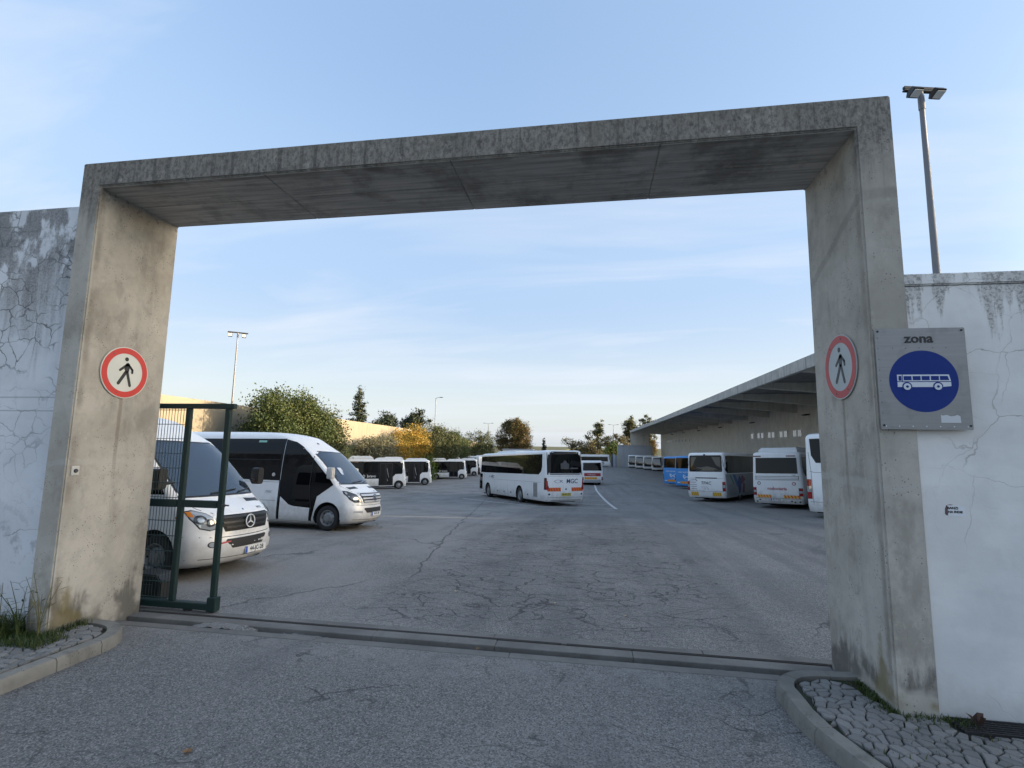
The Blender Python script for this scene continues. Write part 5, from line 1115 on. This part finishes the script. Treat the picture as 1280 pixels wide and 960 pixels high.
# --- row of buses facing out at the far end of the shelter
for k, (x, y, lab) in enumerate([(13.6, 107, 'dark fronted bus at the far end of the shelter, nearest of four'), (12.3, 112.2, 'dark fronted bus at the far end of the shelter, second of four'), (11.0, 117.4, 'dark fronted bus at the far end of the shelter, third of four'), (9.7, 122.6, 'dark fronted bus at the far end of the shelter, farthest of four')]):
    h = math.pi+.30; L = 8.2
    t, B = coach(lab, 'bus', x-math.sin(h)*L, y-math.cos(h)*L, h, L, 2.5, 3.1, axles=(2.0, 6.4), win=(1.4, 2.75), panes=5, name='bus', group='dark fronted buses in a row', bodyargs=dict(sf=.2))
    B.patch('dark_front', 'front', [(-1.18, .75), (1.18, .75), (1.14, 2.85), (-1.14, 2.85)], BGLOSS, t, d=.004, nx=10); B.patch('destination_sign', 'front', [(-.6, 2.55), (.6, 2.55), (.6, 2.78), (-.6, 2.78)], M('led_dark', (.06, .06, .05), .3), t, d=.010, nx=4)
    for s in (-1, 1): B.patch('headlamp', 'front', [(s*.7, .80), (s*1.05, .82), (s*1.05, .95), (s*.75, .92)], LENS, t, d=.012, nx=4)
    for s in (-1, 1): B.patch('dark_side', 'side', [(.5, 1.35), (7.6, 1.35), (7.6, 2.8), (.5, 2.8)], GLASS, t, d=.012, sg=s, nx=8)
# --- white bus parked across the far end
t, B = coach('white bus parked across the far end of the yard', 'bus', -6.4, 126.5, 1.5708, 11, 2.5, 3.1, axles=(2.8, 8.2), win=(1.45, 2.6), panes=5, name='bus')
for k in range(4): B.patch('side_graphic', 'side', circ(.32, 14, (6.6+k*.8, 1.0)), INKB, t, d=.006, sg=-1, nx=5, dz=.1); B.patch('side_graphic', 'side', circ(.18, 12, (6.6+k*.8, 1.0)), PLW, t, d=.010, sg=-1, nx=4, dz=.1)
# ------------------------------------------------------------------ bus shelter: cantilevered concrete roof on a panel wall
sh = thing('bus_shelter', 'long concrete bus shelter with cantilevered ribbed roof', 'shelter')
Y0, Y1, XE, XW = 16.9, 134.5, 10.0, 18.0
y = Y0; k = 0
while y < Y1-.1:
    e = min(y+3.57, Y1); MB().box((XE-.02+random.uniform(-.008, .008), y+.008, 6.06), (XE+.20, e-.008, 6.64)).build('fascia_panel', MAT_FASC, sh, bevel=.012); y = e
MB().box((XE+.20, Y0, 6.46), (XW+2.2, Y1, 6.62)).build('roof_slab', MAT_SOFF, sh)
MB().box((XW+.5, Y0, 6.62), (XW+2.2, Y1, 6.9)).build('roof_parapet', MAT_CONC, sh)
rib = MB().prism([(XE+.21, 6.459), (XE+.21, 6.14), (XW-.01, 5.50), (XW-.01, 6.459)], -.17, .17, ax=1).mesh('rib', MAT_CONC, bevel=.01)
for k in range(-3, 13): o = link('rib', rib, sh); o.location = (0, 43.3+7.14*k, 0)
wy = [56.1, 53.9, 52.7, 50.5, 49.4, 47.2, 46.1, 43.9, 42.8]+[93.8+3.9*k for k in range(8)]+[38.0, 36.8, 34.6, 33.4]
fr_me = MB(); 
for a, b in (((-.035, -.52, -.33), (.03, .52, -.27)), ((-.035, -.52, .27), (.03, .52, .33)), ((-.035, -.52, -.27), (.03, -.45, .27)), ((-.035, .45, -.27), (.03, .52, .27))): fr_me.box(a, b)
fr_me = fr_me.mesh('window', M('window_frame_white', (.62, .63, .62), .5)); pn = MB().box((-.012, -.45, -.27), (.0, .45, .27)).mesh('pane', M('far_pane', (.30, .33, .36), .08, spec=.9, ior=1.8))
for q in wy: o = link('window', fr_me, sh); o.location = (XW-.012, q, 3.70); link('pane', pn, o)
y = Y0
while y < Y1-.1:
    e = min(y+2.38, Y1); MB().box((XW+random.uniform(-.006, .006), y+.006, -3.2), (XW+.25, e-.006, 6.458)).build('wall_panel', MAT_CONC, sh, bevel=.01); y = e
MB().box((XW+.25, Y0, -3.2), (XW+2.2, Y1, 6.458)).build('rear_block', MAT_CONC, sh)
fl_me = MB().prism([(0, 0), (-.45, -.04), (-.5, -.14), (-.30, -.16), (0, -.06)], -.28, .28, ax=1).mesh('wall_floodlight', M('fixture_dark', (.035, .033, .03), .5, .3))
for q in range(-1, 6): o = link('wall_floodlight', fl_me, sh); o.location = (XW-.01, 40.7+14.5*q, 5.27)
x = XE+.1
while x < 14.9: MB().box((x, Y1-.3, -3.2), (min(x+1.62, 15.1)-.012, Y1-.02, 6.455)).build('end_panel', MAT_CONC, sh, bevel=.01); x += 1.63
MB().box((15.2, Y1-.25, -3.2), (16.1, Y1-.05, 2.2)).build('end_panel', MAT_CONC, sh)
for b in ((15.4, 2.3), (16.6, 3.4)): MB().box((b[0], Y1-1.6, b[1]), (b[0]+.9, Y1-.5, b[1]+.14)).build('stair_landing', MAT_CONC, sh)

# added block, unseen off to the right, keeps low sun off gate and street
ob = thing('added_sun_block', 'added unseen concrete block that keeps the low sun off the gate', 'building', (0, 0, 0))
MB().box((45, -34, -1.5), (53, 18.4, 13.4)).build('wall', MAT_CONC, ob, bevel=.03); MB().box((44.7, -34.3, 13.4), (53.3, 18.4, 13.8)).build('roof', MAT_CONC, ob, bevel=.03)
MB().box((45.2, 18.4, -3), (45.6, 32, 6.3)).build('added_sun_wall', MAT_CONC, ob)  # added unseen wall, cuts short the sun streak across the yard
for fl in range(4):
    for k in range(16):
        f = MB().box((44.96, -32+k*3.1, 1+fl*3.1), (45.01, -30.4+k*3.1, 2.6+fl*3.1)).build('window', M('window_frame_white'), ob); MB().box((44.93, -31.9+k*3.1, 1.1+fl*3.1), (44.955, -30.5+k*3.1, 2.5+fl*3.1)).build('pane', GLASS, f)

# ------------------------------------------------------------------ cream wall on the left bank
cw_ = thing('retaining_wall', 'long cream rendered wall along the left bank', 'wall')
def wtop(y): return interp([(14, 5.2), (23, 5.08), (60, 4.50), (85, 3.9), (130, 2.1)], y)
y = 13.5
while y < 128:
    e = y+6.5; mb = MB(); a, b = wtop(y), wtop(e); x0, x1 = -27.35, -27.0
    mb.add([(x0, y, -3), (x1, y, -3), (x1, e-.015, -3), (x0, e-.015, -3), (x0, y, a), (x1, y, a), (x1, e-.015, b), (x0, e-.015, b)], [(3, 2, 1, 0), (4, 5, 6, 7), (0, 1, 5, 4), (1, 2, 6, 5), (2, 3, 7, 6), (3, 0, 4, 7)])
    mb.build('wall_panel', MAT_CREAM, cw_, bevel=.015); y = e

# ------------------------------------------------------------------ trees and shrubs
def leaf_mat(name, a, b, c=None, tr=.25):
    n = NT(name); r = n.isl(); col = n.mix(n.step(n.noise(.9, 3, .5, n.pos()), .35, .65), a, b); col = n.mix(n.step(n.noise(2.6, 3, .6, n.pos()), .48, .70), col, tuple(x*.62 for x in a)); col = n.mix(n.m2('MULTIPLY', r, .38), col, c or tuple(x*.55 for x in a))
    n.set(Base_Color=col, Roughness=.6); tb = n.t.nodes.new('ShaderNodeBsdfTranslucent'); n.t.links.new(col, tb.inputs[0]); mx = n.t.nodes.new('ShaderNodeMixShader'); mx.inputs[0].default_value = tr
    n.t.links.new(n.b.outputs[0], mx.inputs[1]); n.t.links.new(tb.outputs[0], mx.inputs[2]); n.t.links.new(mx.outputs[0], n.out.inputs[0]); return n.m
L_GREEN = leaf_mat('leaves_green', (.050, .080, .020), (.095, .112, .030)); L_OLIVE = leaf_mat('leaves_olive', (.085, .092, .030), (.062, .082, .026)); L_DARK = leaf_mat('leaves_dark', (.022, .040, .018), (.04, .055, .022))
L_ORANGE = leaf_mat('leaves_orange', (.46, .27, .025), (.17, .155, .025), (.20, .15, .03)); L_GREY = leaf_mat('leaves_grey', (.20, .19, .12), (.15, .155, .09)); L_RUST = leaf_mat('leaves_rust', (.16, .10, .03), (.075, .09, .03)); L_BROWN = leaf_mat('leaves_brown', (.17, .14, .06), (.12, .115, .045)); L_LIME = leaf_mat('leaves_lime', (.12, .17, .02), (.07, .12, .02))
n = NT('bark'); n.set(Base_Color=n.mix(n.noise(6, 5), (.07, .055, .04), (.14, .12, .095)), Roughness=.9); BARK = n.m
def leaves(parent, lobes, count, size, mat, seed, clump=.45, name='crown', flat_=0.0):
    rg = np.random.default_rng(seed); vol = np.array([l[3]*l[4]*l[5] for l in lobes]); vol = vol**.8; vol /= vol.sum(); V = []
    for l, f in zip(lobes, vol):
        m = max(30, int(count*f)); nc = max(6, m//55); c = rg.normal(size=(nc, 3)); c /= np.linalg.norm(c, axis=1)[:, None]; c *= (rg.uniform(.35, 1.0, nc)**.55)[:, None]*rg.uniform(.82, 1.12, nc)[:, None]
        r = np.array(l[3:6]); c = c*r+np.array(l[:3]); idx = rg.integers(0, nc, m); s = clump*rg.uniform(.5, 1.2, nc)[idx]
        p = c[idx]+rg.normal(size=(m, 3))*s[:, None]*np.array([1, 1, .75]); V.append(p)
    P = np.concatenate(V); m = len(P); a = rg.normal(size=(m, 3)); a /= np.linalg.norm(a, axis=1)[:, None]; b = rg.normal(size=(m, 3)); b -= (b*a).sum(1)[:, None]*a; b /= np.linalg.norm(b, axis=1)[:, None]
    s = size*rg.uniform(.55, 1.25, m)[:, None]; q = np.stack([P-a*s, P+b*s*.55, P+a*s, P-b*s*.55], 1).reshape(-1, 3)
    me = bpy.data.meshes.new(name); me.vertices.add(4*m); me.vertices.foreach_set('co', q.astype(np.float32).ravel()); me.loops.add(4*m); me.loops.foreach_set('vertex_index', np.arange(4*m, dtype=np.int32)); me.polygons.add(m); me.polygons.foreach_set('loop_start', np.arange(0, 4*m, 4, dtype=np.int32))
    me.materials.append(mat); me.update(calc_edges=True); return link(name, me, parent)
def tree(label, x, y, lobes, count, size, mat, trunk, seed, z=None, cat='tree', name='tree', clump=.45, group=None, limbs=True):
    z = terr(x, y, 2.3) if z is None else z; t = thing(name, label, cat, (x, y, z), 0, group); rnd = random.Random(seed)
    leaves(t, lobes, count, size, mat, seed, clump)
    if trunk:
        r, h = trunk; mb = MB(); mb.tube([(0, 0, -.3), (.05*r, 0, h*.35), (-.3*r, .2*r, h*.7), (0, 0, h)], [r*1.25, r, r*.8, r*.45], 8)
        for l in lobes[:9]:
            b = Vector((0, 0, h*rnd.uniform(.45, .9))); e = Vector(l[:3]); m_ = (b+e)/2+Vector((rnd.uniform(-.3, .3), rnd.uniform(-.3, .3), .2)); mb.tube([b, m_, e+Vector((0, 0, l[5]*.4))], [r*.5, r*.33, r*.10], 6)
        mb.build('trunk', BARK, t, smooth=50)
    return t
def blob(n, rx, ry, z0, z1, seed, k=.42):
    rnd = random.Random(seed); out = []
    for i in range(n):
        a = rnd.uniform(0, 6.283); q = math.sqrt(rnd.random()); zz_ = rnd.uniform(0, 1); w = math.sqrt(max(.08, 1-(2*zz_-.9)**2*.75))
        s = rnd.uniform(.45, 1.30)*k; out.append((rx*q*math.cos(a)*w*.75, ry*q*math.sin(a)*w*.75, z0+(z1-z0)*(.14+.74*zz_), rx*s, ry*s, (z1-z0)*s*.62))
    return out
tree('big dense green tree in front of the cream wall behind the minibus', -23.3, 31.0, blob(26, 3.0, 5.0, .3, 7.2, 1), 80000, .095, L_GREEN, (.22, 4), 11)
tree('olive leaved tree beside the big green tree', -23.8, 36.8, blob(18, 2.5, 4.8, .2, 6.0, 2), 46000, .095, L_OLIVE, (.18, 3.5), 12)
tree('low grey green shrub mass at the foot of the cream wall', -24.4, 51.5, blob(20, 1.6, 6.2, .2, 4.3, 3), 30000, .10, L_GREY, (.08, 1.2), 13, cat='shrub', name='shrub', clump=.3)
tree('tree with bright orange yellow autumn crown', -24.2, 59.8, blob(19, 2.4, 6.2, .8, 5.9, 44), 30000, .10, L_ORANGE, (.16, 3), 14)
tree('green bush under the orange tree', -23.4, 63.5, blob(9, 1.6, 4.0, -.1, 2.6, 5), 10000, .12, L_LIME, (.1, 1.5), 15, cat='shrub', name='shrub')
tree('olive tree right of the orange tree', -24.0, 73, blob(15, 2.7, 6.2, .1, 7.4, 6), 34000, .11, L_OLIVE, (.18, 3.5), 16)
tree('green tree behind the third city bus', -24.0, 82, blob(14, 2.7, 6.0, .1, 7.4, 7), 30000, .11, L_GREEN, (.18, 3.5), 17)
tree('green tree at the far end of the cream wall', -23.6, 97, blob(14, 3.2, 7.4, .3, 8.0, 8), 26000, .13, L_OLIVE, (.2, 4), 18)
tree('dark conifer standing above the cream wall', -32, 60.3, [(0, 0, 2.2+k*.75, 1.75-.165*k, 1.75-.165*k, .55) for k in range(10)], 9000, .12, L_DARK, (.16, 9.0), 19, z=.7, clump=.22, limbs=False, name='conifer')
tree('small dark tree just above the cream wall by the conifer', -36, 78, blob(7, 2.0, 2.4, 2.5, 6.2, 9), 5000, .16, L_DARK, (.15, 4), 20, z=.6)
tree('dark tree behind the orange tree, above the wall', -34, 88.5, blob(10, 3.2, 4.5, 2.5, 8.2, 10), 8000, .2, L_DARK, (.2, 5), 21, z=.4)
tree('dark tree behind the wall, left of the lamp post', -38, 84, blob(8, 2.4, 2.6, 2.5, 7.0, 21), 5000, .18, L_DARK, (.2, 5), 31, z=.4)
tree('round rust tinged tree beyond the white coach', -21.6, 131, blob(26, 4.8, 4.8, 2.2, 11.6, 11, .42), 42000, .16, L_RUST, (.35, 6), 22, z=-2.95)
tree('small dark conifer tip beyond the white coach', -14.8, 150, [(0, 0, 3+k*.6, .9-.1*k, .9-.1*k, .5) for k in range(8)], 1500, .18, L_DARK, (.1, 6), 23, z=-2.9, clump=.2, name='conifer')
tree('pale half bare tree at the far end, left', -6.2, 152, blob(9, 4.2, 3.5, 3.0, 8.6, 12), 2600, .2, L_BROWN, (.25, 6), 24, z=-2.95, clump=.5)
tree('tall airy tree at the far end, middle', 1.6, 156, blob(11, 4.2, 3.5, 3.0, 12.8, 13, .36), 5200, .22, L_OLIVE, (.3, 10), 25, z=-2.95)
tree('bright green bush at the far end', 5.3, 142, blob(9, 2.4, 2.0, 1.2, 6.2, 14), 5000, .17, L_LIME, (.15, 3), 26, z=-2.95, cat='shrub', name='shrub')
tree('brownish thicket tree beside the green bush', 6.8, 150, blob(11, 5.0, 3.0, 1.5, 9.0, 15), 7000, .2, L_BROWN, (.2, 6), 27, z=-2.95)
tree('brown thicket tree left of the green bush', -.5, 147, blob(11, 4.5, 3.0, 1.0, 7.4, 25), 6500, .2, L_BROWN, (.2, 5), 37, z=-2.95)
tree('tall loose tree over the far shelter corner', 11.6, 152, blob(12, 3.4, 3.0, 5.0, 14.2, 16, .34), 5000, .22, L_OLIVE, (.3, 11), 28, z=-2.95)
tree('loose tree behind the shelter roof end', 18.6, 166, blob(10, 4.6, 3.5, 7.0, 15.5, 17, .36), 4500, .24, L_OLIVE, (.3, 11), 29, z=-2.95)
tree('rust leaved tree seen through the shelter end', 16.6, 139.5, blob(8, 1.4, 1.4, 1.5, 7.0, 18), 3500, .16, L_RUST, (.15, 4), 30, z=-2.95)

# ------------------------------------------------------------------ lamp posts
POLE = M('pole_steel', (.20, .20, .215), .5, .4, dirt=.3); FIX = M('floodlight_body', (.035, .034, .034), .5, .3); FGL = M('floodlight_glass', (.75, .76, .76), .12, spec=.8)
def flood_post(label, x, y, z, h, ang, down, r=.085, bw=.36, fs=1.0):
    t = thing('lamp_post', label, 'lamp post', (x, y, z)); MB().tube([(0, 0, -.1), (0, 0, h*.5), (0, 0, h)], [r*1.5, r*1.2, r*.8], 12).build('pole', POLE, t, smooth=50)
    MB().tube([(0, 0, h-.42), (0, 0, h-.12)], r*1.05, 12).build('collar', POLE, t, smooth=50)
    ca, sa = math.cos(ang), math.sin(ang); 
    cb = MB().box((-bw, -.03, .02), (bw, .03, .075)).box((-bw, -.04, -.025), (bw, .04, .005)).build('cross_bar', FIX, t); cb.location = (0, 0, h); cb.rotation_euler = (0, 0, ang)
    for s in (-.72, .62):
        f = MB().prism([(-.18, -.10), (.14, -.13), (.20, -.02), (.10, .09), (-.12, .08)], -.15, .15, ax=0).build('floodlight', FIX, t, bevel=.012); f.location = (s*bw*ca-sa*(-.14), s*bw*sa+ca*(-.14), h-.20*fs); f.rotation_euler = (down, 0, ang); f.scale = (fs, fs, fs)
        g = MB().box((-.13, -.13, -.135), (.13, .11, -.118)).build('lamp_glass', FGL, f)
        MB().tube([(-.09, .0, .08), (-.06, .12, .18)], .014, 6).tube([(.09, 0, .08), (.06, .12, .18)], .014, 6).build('bracket', FIX, f)
    return t
flood_post('tall floodlight post rising behind the right white wall', 6.79, 6.0, gz(6.8, 6), 9.74-gz(6.8, 6), R(12), R(-24), r=.055, fs=.66)
flood_post('tall thin floodlight post behind the cream wall at left', -29, 31.7, .6, 10.5, R(36), R(-70), r=.06, bw=.75)
def arm_post(label, x, y, z, h, arm=.9, double=False):
    t = thing('lamp_post', label, 'lamp post', (x, y, z)); MB().tube([(0, 0, -.1), (0, 0, h)], [.11, .06], 8).build('pole', POLE, t, smooth=50)
    for s in ((1, -1) if double else (1,)):
        MB().tube([(0, 0, h-.02), (s*arm*.6, 0, h+.10), (s*arm, 0, h+.12)], .035, 6).build('arm', POLE, t); MB().prism([(-.28, -.03), (.28, -.05), (.24, .06), (-.24, .07)], -.12, .12, ax=1).build('lamp_head', FIX, t).location = (s*(arm+.2), 0, h+.12)
arm_post('slim lamp post above the orange tree', -27.8, 81.5, .3, 10.1, .8); arm_post('lamp post left of the round tree', -27.9, 128.5, -2, 9.9, .9, True); arm_post('lamp post close to the round tree, right one', -29.5, 151, -2.9, 10.5, .3); arm_post('lamp post before the far thicket', 5.6, 133.5, -2.95, 11, .9, True)

# ------------------------------------------------------------------ far end: shed, hoarding
sd_ = thing('storage_shed', 'flat roofed pale grey shed at the far end by the shelter', 'shed', (0, 0, 0))
PG = M('shed_grey', (.42, .44, .47), .6, dirt=.5)
for k in range(6): MB().box((6.6+k*1.45, 131, -3.0), (8.02+k*1.45, 133.9, 2.55)).build('wall_panel', PG, sd_, bevel=.02)
MB().box((6.4, 130.8, 2.55), (15.4, 134.0, 2.72)).build('roof', PG, sd_, bevel=.02)
hd = thing('hoarding', 'row of grey and cream upright panels beside the far white bus', 'hoarding', (0, 0, 0))
for k, (w, c, h) in enumerate(((.5, (.10, .13, .2), 3.3), (.55, (.5, .55, .6), 3.2), (.4, (.25, .3, .4), 3.0), (.9, (.45, .43, .36), 3.3), (.9, (.42, .44, .46), 2.4), (1.3, (.40, .42, .43), 3.2))):
    x0 = 4.75+sum((.5, .55, .4, .9, .9, 1.3)[:k]); MB().box((x0+.01, 128.4, -2.98), (x0+w-.02, 128.6, -2.98+h)).build('panel', M('hoard%d' % k, c, .6, dirt=.4), hd, bevel=.01)
ru = thing('low_white_building', 'low white building roof edge left of the round tree', 'building', (-20, 121, -2.95)); MB().box((-2.5, 0, 0), (5, 5, 4.0)).build('wall', PAINT_OLD, ru, bevel=.05); MB().box((-2.7, -.2, 4.0), (5.2, 5.2, 4.2)).build('roof', PG, ru, bevel=.03)

# ------------------------------------------------------------------ grass, weeds, leaves
G_GR = leaf_mat('grass_blades', (.055, .085, .018), (.10, .11, .03), (.03, .05, .012), .2); G_DRY = leaf_mat('dry_stems', (.20, .17, .07), (.13, .14, .04), (.08, .09, .03), .2)
def blades(name, pts, h, w, mat, seed, lean=.45):
    rnd = random.Random(seed); mb = MB()
    for (x, y, z) in pts:
        a = rnd.uniform(0, 6.283); H = h*rnd.uniform(.35, 1.15); ln = H*rnd.uniform(.1, lean*2); dx, dy = math.cos(a), math.sin(a); W_ = w*rnd.uniform(.6, 1.3); px, py = -dy*W_, dx*W_
        mb.add([(x-px, y-py, z), (x+px, y+py, z), (x+dx*ln*.35+px*.8, y+dy*ln*.35+py*.8, z+H*.6), (x+dx*ln*.35-px*.8, y+dy*ln*.35-py*.8, z+H*.6), (x+dx*ln, y+dy*ln, z+H*.95)], [(0, 1, 2, 3), (3, 2, 4)])
    o = mb.build(name, mat); return o
rnd = random.Random(5)
def scat(n, f): 
    out = []
    while len(out) < n:
        p = f()
        if p: out.append(p)
    return out
tag(blades('grass', scat(4200, lambda: (rnd.uniform(-9.5, -6.16), rnd.uniform(-.42, .08), .08)), .27, .006, G_GR, 1), 'dark green overgrown grass against the left white wall', 'grass', kind='stuff')
def fL():
    x = rnd.uniform(-6.3, -5.55); y = rnd.uniform(-.34, .40)
    if y > 0 and x < -5.86: return None
    if y > .0 and x > -5.80+.10*rnd.random(): return None
    return (x, y, .10)
tag(blades('grass', scat(1500, fL), .10, .004, G_GR, 2), 'short grass growing round the foot of the left pier', 'grass', kind='stuff')
def fR():
    k = rnd.random()
    if k < .5: return (2.46-abs(rnd.gauss(0, .06)), rnd.uniform(-.02, .55), .10)
    if k < .8: return (rnd.uniform(2.45, 3.0), -abs(rnd.gauss(0, .07))-.01, .10)
    return (rnd.uniform(2.0, 3.6), rnd.uniform(-1.3, -.2), .10)
tag(blades('grass', scat(1100, fR), .055, .004, G_GR, 3), 'small tufts of moss and grass in the right pavement joints', 'grass', kind='stuff')
tag(blades('grass', scat(500, lambda: (rnd.uniform(-7.3, -5.35), rnd.uniform(-1.6, -.2), .10)), .035, .003, G_GR, 4), 'tiny moss tufts in the left pavement joints', 'grass', kind='stuff')
def weed(label, x, y, h, seed, mat):
    t = thing('weed', label, 'weed', (x, y, .1), 0, 'weeds at the left pier'); rnd = random.Random(seed); sm_ = MB(); lm = MB()
    for k in range(5):
        a = rnd.uniform(0, 6.28); ln = rnd.uniform(.08, .35)*h; H = h*rnd.uniform(.6, 1); P = [(math.cos(a)*ln*q*q, math.sin(a)*ln*q*q, H*q) for q in (0, .3, .6, 1)]
        sm_.tube(P, [.006, .005, .004, .002], 5)
        for q in range(5):
            f = .25+.15*q; b = Vector((math.cos(a)*ln*f*f, math.sin(a)*ln*f*f, H*f)); c = rnd.uniform(0, 6.28); d = Vector((math.cos(c), math.sin(c), rnd.uniform(-.1, .5)))*rnd.uniform(.06, .13)*h*1.4; s = Vector((-math.sin(c), math.cos(c), 0))*.012
            lm.add([b, b+d*.5+s, b+d, b+d*.5-s], [(0, 1, 2, 3)])
    sm_.build('stem', mat, t, smooth=50); tag(lm.build('leaf', mat, t), kind='stuff')
weed('tall straggly dry weed leaning on the left pier corner', -5.84, -.10, .75, 3, G_DRY); weed('thin green weed in front of the left pier', -6.08, -.12, .62, 7, G_GR); weed('long stemmed weed by the left white wall', -6.28, -.16, .80, 9, G_DRY)
LEAFM = leaf_mat('fallen_leaf', (.28, .15, .06), (.20, .10, .04), (.12, .07, .04), .1); LEAFP = leaf_mat('pale_fallen_leaf', (.42, .36, .24), (.36, .30, .2), (.3, .24, .16), .1)
def leaf(label, x, y, s, a, mat, z=None, curl=.3, grp='fallen leaves on the asphalt'):
    mb = MB(); P = []
    for k in range(10):
        t = 2*math.pi*k/10; r = s*(1 if k % 2 == 0 else .55)*(.8+.4*random.random()); P.append((r*math.cos(t), r*.75*math.sin(t), .004+curl*s*abs(math.sin(t*1.5+1))))
    mb.add([(0, 0, .006)]+P, [(0, k+1, (k+1) % 10+1) for k in range(10)]); o = mb.build('fallen_leaf', mat); o.location = (x, y, gz(x, y)+.004 if z is None else z); o.rotation_euler = (0, 0, a); tag(o, label, 'leaf', grp); return o
leaf('big curled brown leaf lying on the drain grate', 2.98, -.10, .075, .5, M('dead_leaf', (.06, .03, .022), .8), .128, 1.1, None)
for i, (x, y, l, m) in enumerate([(-2.1, 3.05, 'pale leaf on the yard, left of three near the track', LEAFP), (-.55, 2.75, 'pale leaf on the yard, middle of three near the track', LEAFP), (.42, 2.35, 'pale leaf on the yard, right of three near the track', LEAFP), (-1.9, 9.4, 'pale leaf far up the cracked yard', LEAFP), (-2.9, -1.35, 'brown leaf on the street in front of the left kerb', LEAFM), (-1.9, -2.35, 'brown leaf low in the street foreground', LEAFM), (-1.25, .80, 'orange leaf lying on the gate track', LEAFM), (2.1, 4.6, 'small dark leaf near the right pier', M('dead_leaf')), (1.7, 6.2, 'pale scrap of leaf far right in the yard', LEAFP)]):
    leaf(l, x, y, random.uniform(.035, .05), random.uniform(0, 6), m, z=.03 if 'track' in l and 'lying' in l else None)
